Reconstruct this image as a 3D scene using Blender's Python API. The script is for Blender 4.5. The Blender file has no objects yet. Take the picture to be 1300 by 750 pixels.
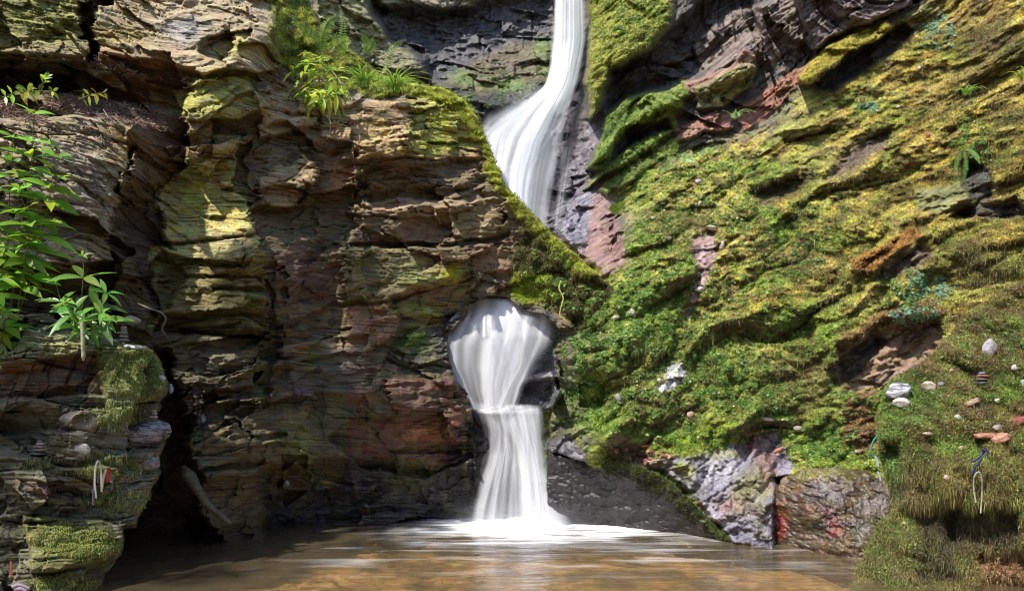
import bpy, math, random
import numpy as np
random.seed(7); RNG = np.random.default_rng(7)
F = 866.67; CAMZ = 1.52; HOR = 520.0
sc = bpy.context.scene; COL = sc.collection
def P(px, py, D):
    px = np.asarray(px, float); py = np.asarray(py, float); D = np.asarray(D, float)
    return np.stack([(px-650)*D/F, D*np.ones_like(px), CAMZ+(HOR-py)*D/F], -1)
# ---------------------------------------------------------------- noise
def _h(ix, iy, s):
    h = (ix.astype(np.int64)*374761393 + iy.astype(np.int64)*668265263 + s*2147483647*7) & 0xffffffff
    h = ((h ^ (h >> 13))*1274126177) & 0xffffffff
    return ((h ^ (h >> 16)) & 0xffffff)/float(0xffffff)
def vnoise(x, y, s=0):                       # gradient noise, -1..1
    ix = np.floor(x); iy = np.floor(y); fx = x-ix; fy = y-iy
    ux = fx*fx*fx*(fx*(fx*6-15)+10); uy = fy*fy*fy*(fy*(fy*6-15)+10)
    def g(dx, dy):
        a = _h(ix+dx, iy+dy, s)*2*math.pi
        return np.cos(a)*(fx-dx)+np.sin(a)*(fy-dy)
    a = g(0,0)*(1-ux)+g(1,0)*ux; b = g(0,1)*(1-ux)+g(1,1)*ux
    return (a*(1-uy)+b*uy)*1.5
def fbm(x, y, o=4, s=0, g=0.5):
    r = 0; a = 1; t = 0
    for k in range(o):
        r = r+a*vnoise(x*2**k+k*17.3, y*2**k-k*9.1, s+k); t += a; a *= g
    return r/t*1.4
def ridged(x, y, o=4, s=0):
    r = 0; a = 1; t = 0
    for k in range(o):
        r = r+a*(1-2*np.abs(vnoise(x*2**k+k*7.7, y*2**k+k*3.1, s+k))); t += a; a *= .5
    return r/t
def cells(x, y, s=0):                        # worley: id-hash, F1, F2
    ix = np.floor(x); iy = np.floor(y)
    f1 = np.full(x.shape, 9.); f2 = np.full(x.shape, 9.); idh = np.zeros(x.shape)
    for dx in (-1,0,1):
        for dy in (-1,0,1):
            cx = ix+dx; cy = iy+dy
            qx = cx+_h(cx,cy,s+1); qy = cy+_h(cx,cy,s+2)
            d = np.hypot(x-qx, y-qy); h = _h(cx,cy,s+3)
            m = d < f1
            f2 = np.where(m, f1, np.minimum(f2, d)); idh = np.where(m, h, idh); f1 = np.where(m, d, f1)
    return idh, f1, f2
def facets(x, y, s=0):                       # every cell is a plane with its own tilt
    ix = np.floor(x); iy = np.floor(y); f1 = np.full(x.shape, 9.); o = np.zeros(x.shape)
    for dx in (-1,0,1):
        for dy in (-1,0,1):
            cx = ix+dx; cy = iy+dy; ax = x-cx-_h(cx,cy,s+1); ay = y-cy-_h(cx,cy,s+2); d = np.hypot(ax,ay); m = d < f1
            v = (_h(cx,cy,s+3)-.5)*.8+ax*(_h(cx,cy,s+4)-.5)*1.6+ay*(_h(cx,cy,s+5)-.5)*1.6
            o = np.where(m, v, o); f1 = np.where(m, d, f1)
    return o
def lerp(a, b, t): return a*(1-t)+b*t
def sstep(a, b, x):
    t = np.clip((x-a)/(b-a), 0, 1); return t*t*(3-2*t)
# ---------------------------------------------------------------- depth interpolation
def tps(pts, PX, PY, lam=0.3):
    pts = np.array(pts, float); n = len(pts); s = 100.
    X = pts[:,:2]/s; d = pts[:,2]
    def k(r2): return 0.5*r2*np.log(r2+1e-12)
    r2 = ((X[:,None]-X[None])**2).sum(-1)
    A = np.zeros((n+3,n+3)); A[:n,:n] = k(r2)+np.eye(n)*lam*.1
    A[:n,n] = 1; A[:n,n+1:] = X; A[n,:n] = 1; A[n+1:,:n] = X.T
    w = np.linalg.solve(A, np.concatenate([d, np.zeros(3)]))
    x = PX/s; y = PY/s; out = w[n]+w[n+1]*x+w[n+2]*y
    for i in range(n):
        out = out+w[i]*k((x-X[i,0])**2+(y-X[i,1])**2)
    return np.clip(out, d.min()-.5, d.max()+1.0)
def sdist(poly, x, y):                       # + inside
    poly = np.array(poly, float); n = len(poly)
    d = np.full(x.shape, 1e9); ins = np.zeros(x.shape, bool)
    for i in range(n):
        ax, ay = poly[i]; bx, by = poly[(i+1) % n]
        ex, ey = bx-ax, by-ay; wx = x-ax; wy = y-ay
        t = np.clip((wx*ex+wy*ey)/(ex*ex+ey*ey+1e-9), 0, 1)
        d = np.minimum(d, np.hypot(wx-ex*t, wy-ey*t))
        c = ((ay > y) != (by > y)) & (x < (bx-ax)*(y-ay)/((by-ay)+1e-12)+ax)
        ins ^= c
    return np.where(ins, d, -d)
# ---------------------------------------------------------------- a rock face as a grid mesh
class Face:
    def __init__(s, x0, x1, y0, y1, step, ctrl, lam=.3):
        s.xs = np.arange(x0, x1+.1, step); s.ys = np.arange(y0, y1+.1, step)
        s.PX, s.PY = np.meshgrid(s.xs, s.ys)
        s.D = tps(ctrl, s.PX, s.PY, lam); s.D0 = s.D.copy()
        p = P(s.PX, s.PY, s.D0); s.X = p[...,0]; s.Z = p[...,2]
        s.wx = s.PX+5*fbm(s.PX/38, s.PY/38, 4, 11); s.wy = s.PY+4*fbm(s.PX/38, s.PY/30, 4, 23)
        s.keep = np.ones(s.PX.shape, bool)
        s.col = np.zeros(s.PX.shape+(3,)); s.moss = np.zeros(s.PX.shape); s.wet = np.zeros(s.PX.shape)
    def poly(s, pts, d=0., gx=0., gy=0., soft=3., col=None, cw=1., moss=None, wet=None, warp=True):
        a = np.array(pts, float); m = soft+14
        i0, i1 = np.searchsorted(s.ys, [a[:,1].min()-m, a[:,1].max()+m]); j0, j1 = np.searchsorted(s.xs, [a[:,0].min()-m, a[:,0].max()+m])
        if i1-i0 < 2 or j1-j0 < 2: return
        sl = (slice(i0,i1), slice(j0,j1))
        x = (s.wx if warp else s.PX)[sl]; y = (s.wy if warp else s.PY)[sl]
        w = sstep(-soft, soft, sdist(pts, x, y)); c = a.mean(0)
        s.D[sl] += w*(d+gx*(s.PX[sl]-c[0])/100+gy*(s.PY[sl]-c[1])/100)
        if col is not None:
            k = (w*cw)[...,None]; s.col[sl] = s.col[sl]*(1-k)+np.array(col)*k
        if moss is not None: s.moss[sl] = s.moss[sl]*(1-w)+w*moss
        if wet is not None: s.wet[sl] = s.wet[sl]*(1-w)+w*wet
    def spots(s, L, attr='col'):
        for t in L:
            x, y, rx, ry = t[:4]; v = t[4]; k = t[5] if len(t) > 5 else 1.
            m = 2.3
            i0, i1 = np.searchsorted(s.ys, [y-ry*m, y+ry*m]); j0, j1 = np.searchsorted(s.xs, [x-rx*m, x+rx*m])
            if i1-i0 < 2 or j1-j0 < 2: continue
            sl = (slice(i0,i1), slice(j0,j1))
            r = ((s.wx[sl]-x)/rx)**2+((s.wy[sl]-y)/ry)**2
            r = r*(1+.9*s.brk[sl])
            w = np.clip(np.exp(-r*1.1)*1.5, 0, 1)*k
            if attr == 'col': s.col[sl] = s.col[sl]*(1-w[...,None])+np.array(v)*w[...,None]
            else:
                A = getattr(s, attr); A[sl] = A[sl]*(1-w)+v*w
    def outline(s, pts, w=5., back=2., amp=4.):
        x = s.PX+amp*fbm(s.PX/20, s.PY/20, 4, 31); y = s.PY+amp*.8*fbm(s.PX/20, s.PY/16, 4, 37)
        sd = sdist(pts, x, y); s.sd = sd
        t = 1-np.clip(sd/w, 0, 1)
        s.D += back*np.where(sd < 1.3, 1., 0.12*t**3)
        s.keep &= sd > -.6
    def finish(s):
        s.V = P(s.PX, s.PY, s.D)
        du = np.gradient(s.V, axis=1); dv = np.gradient(s.V, axis=0)
        n = np.cross(du, dv); n /= np.linalg.norm(n, axis=-1, keepdims=True)+1e-12
        f = (n*(s.V-np.array([0,0,CAMZ]))).sum(-1) > 0
        n[f] *= -1; s.N = n; s.du = du; s.dv = dv
        s.ok = s.keep & (np.linalg.norm(dv,axis=-1) < .12) & (np.linalg.norm(du,axis=-1) < .12)
    def mesh(s, name, mat):
        h, w = s.PX.shape
        idx = np.arange(h*w).reshape(h, w)
        k = s.keep[:-1,:-1] & s.keep[1:,:-1] & s.keep[:-1,1:] & s.keep[1:,1:]
        q = np.stack([idx[:-1,:-1], idx[1:,:-1], idx[1:,1:], idx[:-1,1:]], -1)[k]
        used = np.zeros(h*w, bool); used[q.ravel()] = True
        new = np.cumsum(used)-1
        o = raw_mesh(name, s.V.reshape(-1,3)[used], new[q], mat, smooth=True)
        at = {'col': s.col.reshape(-1,3)[used]}
        set_col(o, at['col']); set_f(o, 'wet', s.wet.ravel()[used]); set_f(o, 'moss', s.moss.ravel()[used])
        return o
def raw_mesh(name, V, Fc, mat=None, smooth=False, parent=None, uv=None):
    V = np.ascontiguousarray(V, np.float32); Fc = np.ascontiguousarray(Fc, np.int32)
    me = bpy.data.meshes.new(name); k = Fc.shape[1]
    me.vertices.add(len(V)); me.vertices.foreach_set('co', V.ravel())
    me.loops.add(Fc.size); me.loops.foreach_set('vertex_index', Fc.ravel())
    me.polygons.add(len(Fc)); me.polygons.foreach_set('loop_start', np.arange(len(Fc), dtype=np.int32)*k)
    if uv is not None:
        l = me.uv_layers.new(name='uv'); l.data.foreach_set('uv', np.asarray(uv, np.float32)[Fc.ravel()].ravel())
    me.polygons.foreach_set('use_smooth', np.full(len(Fc), smooth))
    me.update(calc_edges=True)
    o = bpy.data.objects.new(name, me); COL.objects.link(o)
    if mat: me.materials.append(mat)
    if parent is not None: o.parent = parent
    return o
def set_col(o, c):
    a = o.data.attributes.new('col', 'FLOAT_COLOR', 'POINT')
    c = np.concatenate([np.clip(c, 0, 1), np.ones((len(c),1))], 1).astype(np.float32); a.data.foreach_set('color', c.ravel())
def set_f(o, n, v):
    a = o.data.attributes.new(n, 'FLOAT', 'POINT'); a.data.foreach_set('value', np.asarray(v, np.float32))
def tag(o, label=None, cat=None, group=None, kind=None):
    if label: o['label'] = label
    if cat: o['category'] = cat
    if group: o['group'] = group
    if kind or cat: o['kind'] = kind or 'thing'
    return o
def empty(name, loc, label=None, cat=None, group=None):
    o = bpy.data.objects.new(name, None); COL.objects.link(o); o.location = loc; o.empty_display_size = .05
    return tag(o, label, cat, group)
# ---------------------------------------------------------------- materials
def mat(name):
    m = bpy.data.materials.new(name); m.use_nodes = True
    nt = m.node_tree; nt.nodes.clear()
    return m, nt
def N(nt, t, **kw):
    n = nt.nodes.new(t)
    for k, v in kw.items():
        if k in n.inputs: n.inputs[k].default_value = v
        else: setattr(n, k, v)
    return n
def L(nt, a, b): nt.links.new(a, b)
def math_(nt, op, a, b=None, c=None, clamp=False):
    n = nt.nodes.new('ShaderNodeMath'); n.operation = op; n.use_clamp = clamp
    for i, v in enumerate((a,b,c)):
        if v is None: continue
        if isinstance(v, (int,float)): n.inputs[i].default_value = v
        else: nt.links.new(v, n.inputs[i])
    return n.outputs[0]
def noise(nt, vec, scale, detail=6, rough=.6, dist=0):
    n = nt.nodes.new('ShaderNodeTexNoise'); n.inputs['Scale'].default_value = scale; n.inputs['Detail'].default_value = detail
    n.inputs['Roughness'].default_value = rough; n.inputs['Distortion'].default_value = dist
    if vec is not None: nt.links.new(vec, n.inputs['Vector'])
    return n.outputs['Fac']
def mrange(nt, v, a, b, c, d):
    n = nt.nodes.new('ShaderNodeMapRange'); nt.links.new(v, n.inputs[0])
    for i, q in enumerate((a,b,c,d)): n.inputs[i+1].default_value = q
    return n.outputs[0]
def mulcol(nt, col, fac):
    n = nt.nodes.new('ShaderNodeVectorMath'); n.operation = 'SCALE'; nt.links.new(col, n.inputs[0]); nt.links.new(fac, n.inputs['Scale']); return n.outputs[0]
def rock_mat(name, angle=0., base=None, lam=34., strength=.8, rough=.75):
    m, nt = mat(name)
    out = N(nt,'ShaderNodeOutputMaterial'); b = N(nt,'ShaderNodeBsdfPrincipled'); L(nt,b.outputs[0],out.inputs[0])
    tc = N(nt,'ShaderNodeTexCoord')
    mp = N(nt,'ShaderNodeMapping'); mp.inputs['Rotation'].default_value = (0, angle, 0); L(nt,tc.outputs['Object'],mp.inputs[0])
    mp2 = N(nt,'ShaderNodeMapping'); mp2.inputs['Scale'].default_value = (1.6,1.6,lam); L(nt,mp.outputs[0],mp2.inputs[0])
    lamn = noise(nt, mp2.outputs[0], 1.0, 7, .62, .25)
    mp3 = N(nt,'ShaderNodeMapping'); mp3.inputs['Scale'].default_value = (5,5,11); L(nt,mp.outputs[0],mp3.inputs[0])
    blot = noise(nt, mp3.outputs[0], 1.0, 9, .68)
    fine = noise(nt, mp.outputs[0], 42, 6, .7)
    pits = noise(nt, mp.outputs[0], 13, 4, .6)
    v = math_(nt,'MULTIPLY', math_(nt,'MULTIPLY',mrange(nt, lamn, .3, .7, .55, 1.4),mrange(nt, lamn, .36, .43, .35, 1.0)), mrange(nt, blot, .3, .7, .55, 1.45))
    v = math_(nt,'MULTIPLY', v, mrange(nt, fine, .25, .75, .65, 1.35))
    if base is None:
        at = N(nt,'ShaderNodeAttribute'); at.attribute_name = 'col'; c = at.outputs['Color']
    else:
        rgb = N(nt,'ShaderNodeRGB'); rgb.outputs[0].default_value = (*base,1); c = rgb.outputs[0]
    hs = N(nt,'ShaderNodeHueSaturation'); L(nt, mulcol(nt,c,v), hs.inputs['Color'])
    L(nt, mrange(nt, noise(nt, mp.outputs[0], 5.5, 5, .6), .3,.7,.462,.528), hs.inputs['Hue'])
    L(nt, mrange(nt, pits, .3,.7,.75,1.35), hs.inputs['Saturation'])
    L(nt, hs.outputs[0], b.inputs['Base Color'])
    h = math_(nt,'ADD', math_(nt,'MULTIPLY',lamn,1.0), math_(nt,'ADD', math_(nt,'MULTIPLY',blot,.8), math_(nt,'MULTIPLY',fine,.35)))
    bp = N(nt,'ShaderNodeBump', Strength=strength, Distance=.035); L(nt,h,bp.inputs['Height']); L(nt,bp.outputs[0],b.inputs['Normal'])
    if base is None:
        w = N(nt,'ShaderNodeAttribute'); w.attribute_name = 'wet'
        rr = mrange(nt, w.outputs['Fac'], 0, 1, rough, .22)
        L(nt, math_(nt,'ADD', rr, mrange(nt, fine,.3,.7,-.1,.12), clamp=True), b.inputs['Roughness'])
    else: b.inputs['Roughness'].default_value = rough
    return m
def leaf_mat(name, trans=.3, rough=.5, base=None):
    m, nt = mat(name)
    out = N(nt,'ShaderNodeOutputMaterial'); b = N(nt,'ShaderNodeBsdfPrincipled', Roughness=rough); t = N(nt,'ShaderNodeBsdfTranslucent')
    mx = N(nt,'ShaderNodeMixShader'); mx.inputs[0].default_value = trans
    if base is None:
        at = N(nt,'ShaderNodeAttribute'); at.attribute_name = 'col'; c = at.outputs['Color']
    else:
        tc = N(nt,'ShaderNodeTexCoord'); rgb = N(nt,'ShaderNodeRGB'); rgb.outputs[0].default_value = (*base,1)
        c = mulcol(nt, rgb.outputs[0], mrange(nt, noise(nt, tc.outputs['Object'], 30, 4), .3,.7,.7,1.3))
    L(nt,c,b.inputs['Base Color']); L(nt,c,t.inputs['Color'])
    L(nt,b.outputs[0],mx.inputs[1]); L(nt,t.outputs[0],mx.inputs[2]); L(nt,mx.outputs[0],out.inputs[0])
    return m
M_ROCK = rock_mat('bedded_rock', -0.05, lam=40); M_BOUL = rock_mat('boulder_rock', 0.3, lam=4., strength=.5); M_ROCKD = rock_mat('dipping_rock', 0.62, lam=22)
M_MOSS = leaf_mat('moss_leaf', .25, .7); M_LEAF = leaf_mat('green_leaf', .4, .38)
def strata(f, ang, amps=(1,1,1,1), seed=0, mask=None, warp=1.0):
    """bedded rock relief: thick beds, thin beds, laminae, joints. Adds to f.D"""
    X, Z = f.X, f.Z; ca, sa = math.cos(ang), math.sin(ang)
    u = X*ca+Z*sa; v = Z*ca-X*sa
    v = v+warp*(.10*fbm(u*.9, v*.9, 4, seed+1)+.02*fbm(u*5, v*5, 3, seed+2))
    if ang < .3:                                  # faulted blocks: every block tilts its beds its own way
        cid = facets(u*.75+.15*fbm(u*2,v*2,3,seed+92), v*.85, seed+93); cd_ = cells(u*.75+.15*fbm(u*2,v*2,3,seed+92), v*.85, seed+93)
        v = v+u*(cd_[0]-.42)*.42
    calm = sstep(-.25,.35,vnoise(u*.6+3, v*.8, seed+97))*.75+.25
    tot = 0; bx = None
    for k, (th, ln, am, crk) in enumerate(((.55,1.3,.15,.06),(.17,.7,.060,.040),(.05,.40,.020,.010))):
        w = v/th+.5*fbm(u*.5, v*1.5/th*.3, 2, seed+5+k)
        i = np.floor(w); fr = w-i
        uu = u/ln+_h(i, i*0, seed+9+k)*7+.22*fbm(u*4, v*4, 3, seed+13+k)
        j = np.floor(uu); fu = uu-j
        off = _h(i, j, seed+20+k)-.5
        # profile: slightly rounded nose, undercut foot
        prof = -.35*(fr-.5)+.6*np.maximum(0, .16-fr)/.16
        crack = np.clip(1-np.minimum(fr,1-fr)*th/.011, 0, 1)*(vnoise(u*1.7, i*3.3, seed+40) > -.15)+.8*np.clip(1-np.minimum(fu,1-fu)*ln/.010, 0, 1)*(_h(i,j,seed+31) > .35)
        tot = tot+(amps[k]*am*(off*1.5+prof*.35)+crack*crk*min(1,amps[k]))*(calm if k else 1.)
    lam = fbm(u*1.1, v*34, 4, seed+50)*.010+ridged(u*.7, v*15, 3, seed+55)*.020
    ws = v/.034+.9*fbm(u*.8, v*2.2, 3, seed+56); lam = lam+(ws-np.floor(ws)-.5)*.016*sstep(-.3,.4,vnoise(u*1.5,np.floor(ws)*2.3,seed+57))
    bed = sstep(-.35,.25,vnoise(u*.55, v*1.6, seed+58)); lam = lam*(.35+bed)
    rough = fbm(u*7, v*17, 5, seed+60)*.014+fbm(u*2.2, v*2.8, 4, seed+61)*.07
    chips = cells(u*7, v*16, seed+70); chip = (chips[0]-.5)*.03*(chips[2]-chips[1] > .04)
    uw = u+.12*fbm(u*3,v*3,3,seed+81); vw = v+.35*uw*(vnoise(u*.4,v*.4,seed+83))
    tot = tot*.8+amps[3]*(lam*.75+rough+chip*.6+.30*facets(uw*1.25,vw*1.9,seed+84)+.06*facets(uw*4,vw*8,seed+86))
    f.brk = fbm(u*3, v*9, 4, seed+90)
    f.u, f.v = u, v
    if mask is not None: tot = tot*mask
    f.D += tot
    return tot
TAN=(.33,.27,.17); OCH=(.27,.18,.085); LIC=(.36,.35,.10); PNK=(.36,.28,.24); DRK=(.075,.055,.042); BRN=(.145,.118,.075)
RED=(.21,.085,.06); PUR=(.10,.085,.105); OLV=(.13,.125,.05); GRY=(.24,.22,.20); BLK=(.028,.026,.03); MOSSC=(.14,.17,.03); YMOS=(.30,.33,.03); ORG=(.42,.2,.08)
# ============ the bedded cliff with the hole ============
A = Face(-190, 820, -190, 790, 1.25, [(-180,-180,8.9),(100,-180,9.2),(300,-180,10.2),(0,0,7.95),(0,90,7.8),(100,50,8.0),(150,20,8.3),(250,50,8.5),(345,50,8.9),(350,110,9.0),
 (0,160,7.5),(100,200,7.5),(100,300,7.55),(165,300,7.8),(235,300,8.35),(270,250,8.45),(330,300,8.3),(345,360,8.35),(300,450,8.2),(380,250,9.0),(430,200,9.15),(500,170,9.25),
 (590,200,9.7),(500,300,9.1),(620,300,9.5),(400,400,8.8),(500,450,8.9),(590,450,9.25),(300,560,7.95),(250,600,7.6),(400,560,8.5),(500,560,8.75),(595,560,9.1),(200,560,7.9),(180,650,7.6),
 (100,450,7.6),(-150,400,7.4),(-100,650,6.8),(440,120,9.5),(400,60,10.0),(360,70,9.6),(385,0,10.7),(440,90,9.8),(560,125,9.8),(640,250,9.6),(700,320,9.55),(770,370,9.45),(720,400,9.2),(800,420,9.3),
 (600,665,9.08),(450,672,8.67),(330,680,8.23),(250,698,7.4),(600,760,9.0),(400,760,8.5),(200,760,7.2),(0,760,6.4),(480,110,9.9)])
knoll = sdist([(352,-40),(392,-10),(440,60),(530,105),(600,120),(600,128),(540,122),(480,126),(430,120),(370,125),(355,95),(362,60),(345,30)], A.PX, A.PY)
kn = sstep(-4, 8, knoll)
arm = sstep(-8, 14, sdist([(642,240),(668,258),(700,285),(740,325),(790,360),(830,420),(740,430),(712,398),(690,380),(655,352),(648,330),(660,300)], A.wx, A.wy))
strata(A, .07, (.85,.8,.8,1.), 100, mask=(1-.85*kn-.6*arm)*(1-.5*sstep(1.2,.5,np.hypot((A.wx-430)/120,(A.wy-500)/110))-.3*sstep(1.2,.5,np.hypot((A.wx-520)/90,(A.wy-340)/40))-.3*sstep(1.2,.5,np.hypot((A.wx-250)/180,(A.wy-40)/50))))
for th_, am_ in ((.22,11),(.07,6),(.03,3)):
    q_ = A.v/th_+.4*fbm(A.u*1.5,A.v*3,3,791); A.wx = A.wx+am_*(_h(np.floor(q_),np.floor(A.PX/90.),792)-.5)*(1-arm)*(1-kn)
A.D += kn*.12*fbm(A.PX/26, A.PY/20, 4, 71)
A.D += arm*(.14*fbm(A.PX/22, A.PY/16, 4, 73)-.05)
A.col[:] = BRN
p = A.poly
# upper left blocks
p([(-190,-190),(60,-190),(105,10),(110,40),(107,80),(-190,70)], -.30, 0, -.1, 2, (.25,.225,.13))
p([(-190,62),(104,72),(100,118),(-190,120)], .15, 0, .35, 3, (.14,.12,.07))
p([(-190,95),(60,90),(100,100),(102,120),(-190,122)], .25, 0, 0, 3, DRK)
p([(85,-60),(112,20),(108,80),(122,80),(120,35),(135,0),(128,-60)], .45, 0, 0, 3, (.13,.07,.05))
p([(132,-190),(338,-190),(352,10),(345,50),(360,72),(350,92),(280,88),(255,96),(200,78),(119,70),(121,35),(136,0)], -.26, 0, -.06, 2.2, (.37,.31,.22))
p([(252,52),(290,40),(295,60),(283,82),(266,76),(250,66)], .22, .3, .2, 2, (.2,.17,.1))
p([(118,62),(200,72),(256,94),(340,90),(352,80),(352,98),(118,90)], .0, 0, .5, 3, (.27,.17,.11))
p([(118,96),(245,100),(232,138),(118,126)], .22, 0, 0, 3, (.22,.14,.08))
p([(229,128),(240,99),(312,95),(326,118),(336,136),(300,152),(228,150)], -.20, .05, -.25, 2, (.33,.32,.14))
p([(320,118),(362,96),(402,112),(396,160),(330,176)], -.16, 0, -.1, 2.5, (.34,.29,.2))
p([(336,100),(400,98),(400,116),(350,118)], .1, 0, 0, 2.5, (.25,.16,.1))
# big left block; shade of its right side and recess put into the colour
p([(-190,160),(60,148),(165,150),(170,170),(160,200),(155,230),(150,250),(152,285),(140,300),(145,332),(-190,345)], -.28, .03, -.06, 1.8, (.30,.26,.20))
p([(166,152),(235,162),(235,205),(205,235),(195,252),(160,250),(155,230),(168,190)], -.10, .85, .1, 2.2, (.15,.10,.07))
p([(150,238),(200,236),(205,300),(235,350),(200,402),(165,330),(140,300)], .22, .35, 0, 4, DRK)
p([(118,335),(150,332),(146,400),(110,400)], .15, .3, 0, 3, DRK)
# bright plate; sunlit top and shaded lower part put into the colours
p([(200,235),(232,212),(262,203),(304,203),(302,225),(283,240),(314,252),(322,275),(330,300),(337,350),(338,420),(196,420),(190,330),(205,300)], -.18, -.42, -.10, 1.8, (.38,.36,.17))
p([(337,306),(290,320),(262,328),(200,346),(190,420),(338,430)], .02, .10, .40, 1.5, (.21,.19,.085))
p([(232,148),(265,152),(262,180),(250,200),(236,204)], -.12, -.2, 0, 1.6, TAN)
p([(268,172),(304,170),(304,202),(270,200)], -.16, -.2, 0, 1.6, (.33,.29,.17))
p([(334,225),(345,215),(394,196),(398,226),(374,262),(334,262)], -.20, -.25, -.1, 2, (.33,.26,.17))
p([(330,262),(400,262),(395,300),(338,300)], .12, .1, 0, 3, BRN)
p([(345,318),(400,312),(430,325),(425,385),(352,392)], .0, .1, 0, 3, (.16,.11,.08))
p([(330,390),(420,385),(425,430),(338,440)], -.06, 0, .1, 3, (.17,.13,.08))
# central face
p([(400,128),(462,124),(520,130),(530,165),(510,195),(455,205),(440,180),(405,175)], -.12, -.05, -.05, 2, (.37,.27,.18))
p([(520,118),(596,132),(612,170),(618,196),(590,190),(560,184),(522,176)], -.05, -.1, -.1, 2, (.30,.29,.11))
p([(452,226),(480,204),(520,212),(612,200),(622,230),(560,252),(468,266)], .16, 0, .2, 3, (.15,.115,.075))
p([(436,262),(500,250),(592,254),(606,262),(560,276),(440,273)], -.15, 0, .1, 1.6, (.26,.2,.14))
p([(440,275),(560,275),(612,262),(610,308),(440,310)], -.03, 0, .1, 2, (.18,.14,.10))
p([(560,262),(640,250),(648,270),(620,300),(585,308),(560,290)], -.1, .1, .1, 2, (.23,.18,.11))
p([(442,314),(585,313),(602,352),(560,364),(500,381),(440,384)], -.14, 0, .05, 2, (.17,.15,.08))
p([(586,314),(642,300),(650,345),(602,346)], -.02, .1, .1, 2.5, (.22,.15,.10))
p([(500,381),(562,364),(600,350),(608,372),(590,400),(560,412),(500,410)], .10, 0, .1, 3, (.16,.13,.06))
p([(440,388),(500,384),(502,420),(470,450),(440,450)], -.06, 0, 0, 3, (.25,.16,.11))
p([(500,420),(572,412),(572,470),(510,478),(498,455)], .08, 0, 0, 4, (.10,.09,.09), wet=.5)
p([(495,480),(540,482),(576,479),(600,500),(600,560),(586,562),(552,520),(502,526),(494,502)], -.20, .15, .05, 1.8, (.19,.10,.08), wet=.6)
p([(455,528),(500,530),(552,522),(572,556),(592,578),(540,604),(468,594),(420,560)], .20, 0, .1, 4, (.19,.10,.06))
p([(330,596),(470,584),(604,600),(606,668),(345,690)], .38, 0, .3, 8, (.055,.052,.062), wet=.7)
p([(570,560),(606,520),(612,680),(560,680)], .05, .3, 0, 5, BLK, wet=1)
p([(560,395),(585,392),(575,440),(590,490),(608,520),(608,560),(590,500),(566,470)], .10, .5, 0, 5, (.05,.045,.05), wet=.9)
p([(250,600),(330,596),(335,690),(262,700)], -.06, .15, .15, 3, (.15,.125,.085))
p([(238,545),(300,560),(352,545),(352,600),(250,610)], -.10, .1, 0, 3, (.19,.16,.085))
p([(360,450),(470,440),(470,500),(380,520)], -.06, .05, 0, 5, (.15,.13,.085))
p([(358,580),(388,577),(394,622),(366,642),(358,630)], .22, 0, 0, 2, (.13,.085,.055))
p([(150,452),(212,446),(236,520),(237,560),(252,620),(257,690),(240,712),(130,770),(135,600)], .85, .2, .2, 5, (.15,.09,.05))
p([(237,655),(285,680),(292,702),(240,706)], .5, 0, 0, 3, BLK)
for q in ([(255,500),(330,488),(345,494),(330,503),(262,512)],[(240,598),(335,585),(336,589),(262,603),(252,610)],[(325,552),(358,546),(360,552),(334,562)],[(225,418),(300,410),(300,416),(235,426)],
          [(440,312),(510,306),(585,308),(640,296),(640,301),(586,315),(510,312),(442,318)],[(500,378),(600,345),(602,350),(503,385)],[(270,366),(338,362),(338,370),(275,371)],[(200,308),(330,296),(330,300),(205,313)]):
    p(q, .12, 0, 0, 2, DRK, .7)
p([(392,180),(436,190),(450,262),(424,330),(440,400),(428,440),(398,420),(380,350),(402,300)], .15, .15, 0, 8)
p([(336,400),(350,392),(356,430),(344,480),(330,520),(334,460)], .12, .3, 0, 6, DRK, .5)
p([(452,180),(520,176),(600,190),(608,200),(540,202),(500,196),(455,204)], -.10, 0, .2, 2, (.30,.22,.13))
p([(470,232),(560,226),(612,232),(610,240),(560,238),(470,244)], -.09, 0, .2, 2)
p([(350,440),(430,425),(440,445),(352,468)], -.12, .1, .3, 2, (.24,.19,.14))
p([(262,455),(330,440),(322,462),(300,472),(262,474)], -.10, 0, .2, 2, (.28,.23,.18))
stn = sstep(-.1,.5,fbm(A.PX/11,A.PY/70,4,785))*sstep(380,470,A.PY)*sstep(690,600,A.PY); A.col = lerp(A.col, np.array((.21,.22,.085)), (.55*stn)[...,None])
stn = sstep(.1,.6,fbm(A.PX/9+3,A.PY/80,4,786))*sstep(400,520,A.PY); A.col = lerp(A.col, np.array((.07,.06,.075)), (.6*stn)[...,None])
A.wet = np.maximum(A.wet, .45*sstep(420,560,A.PY))
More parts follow.
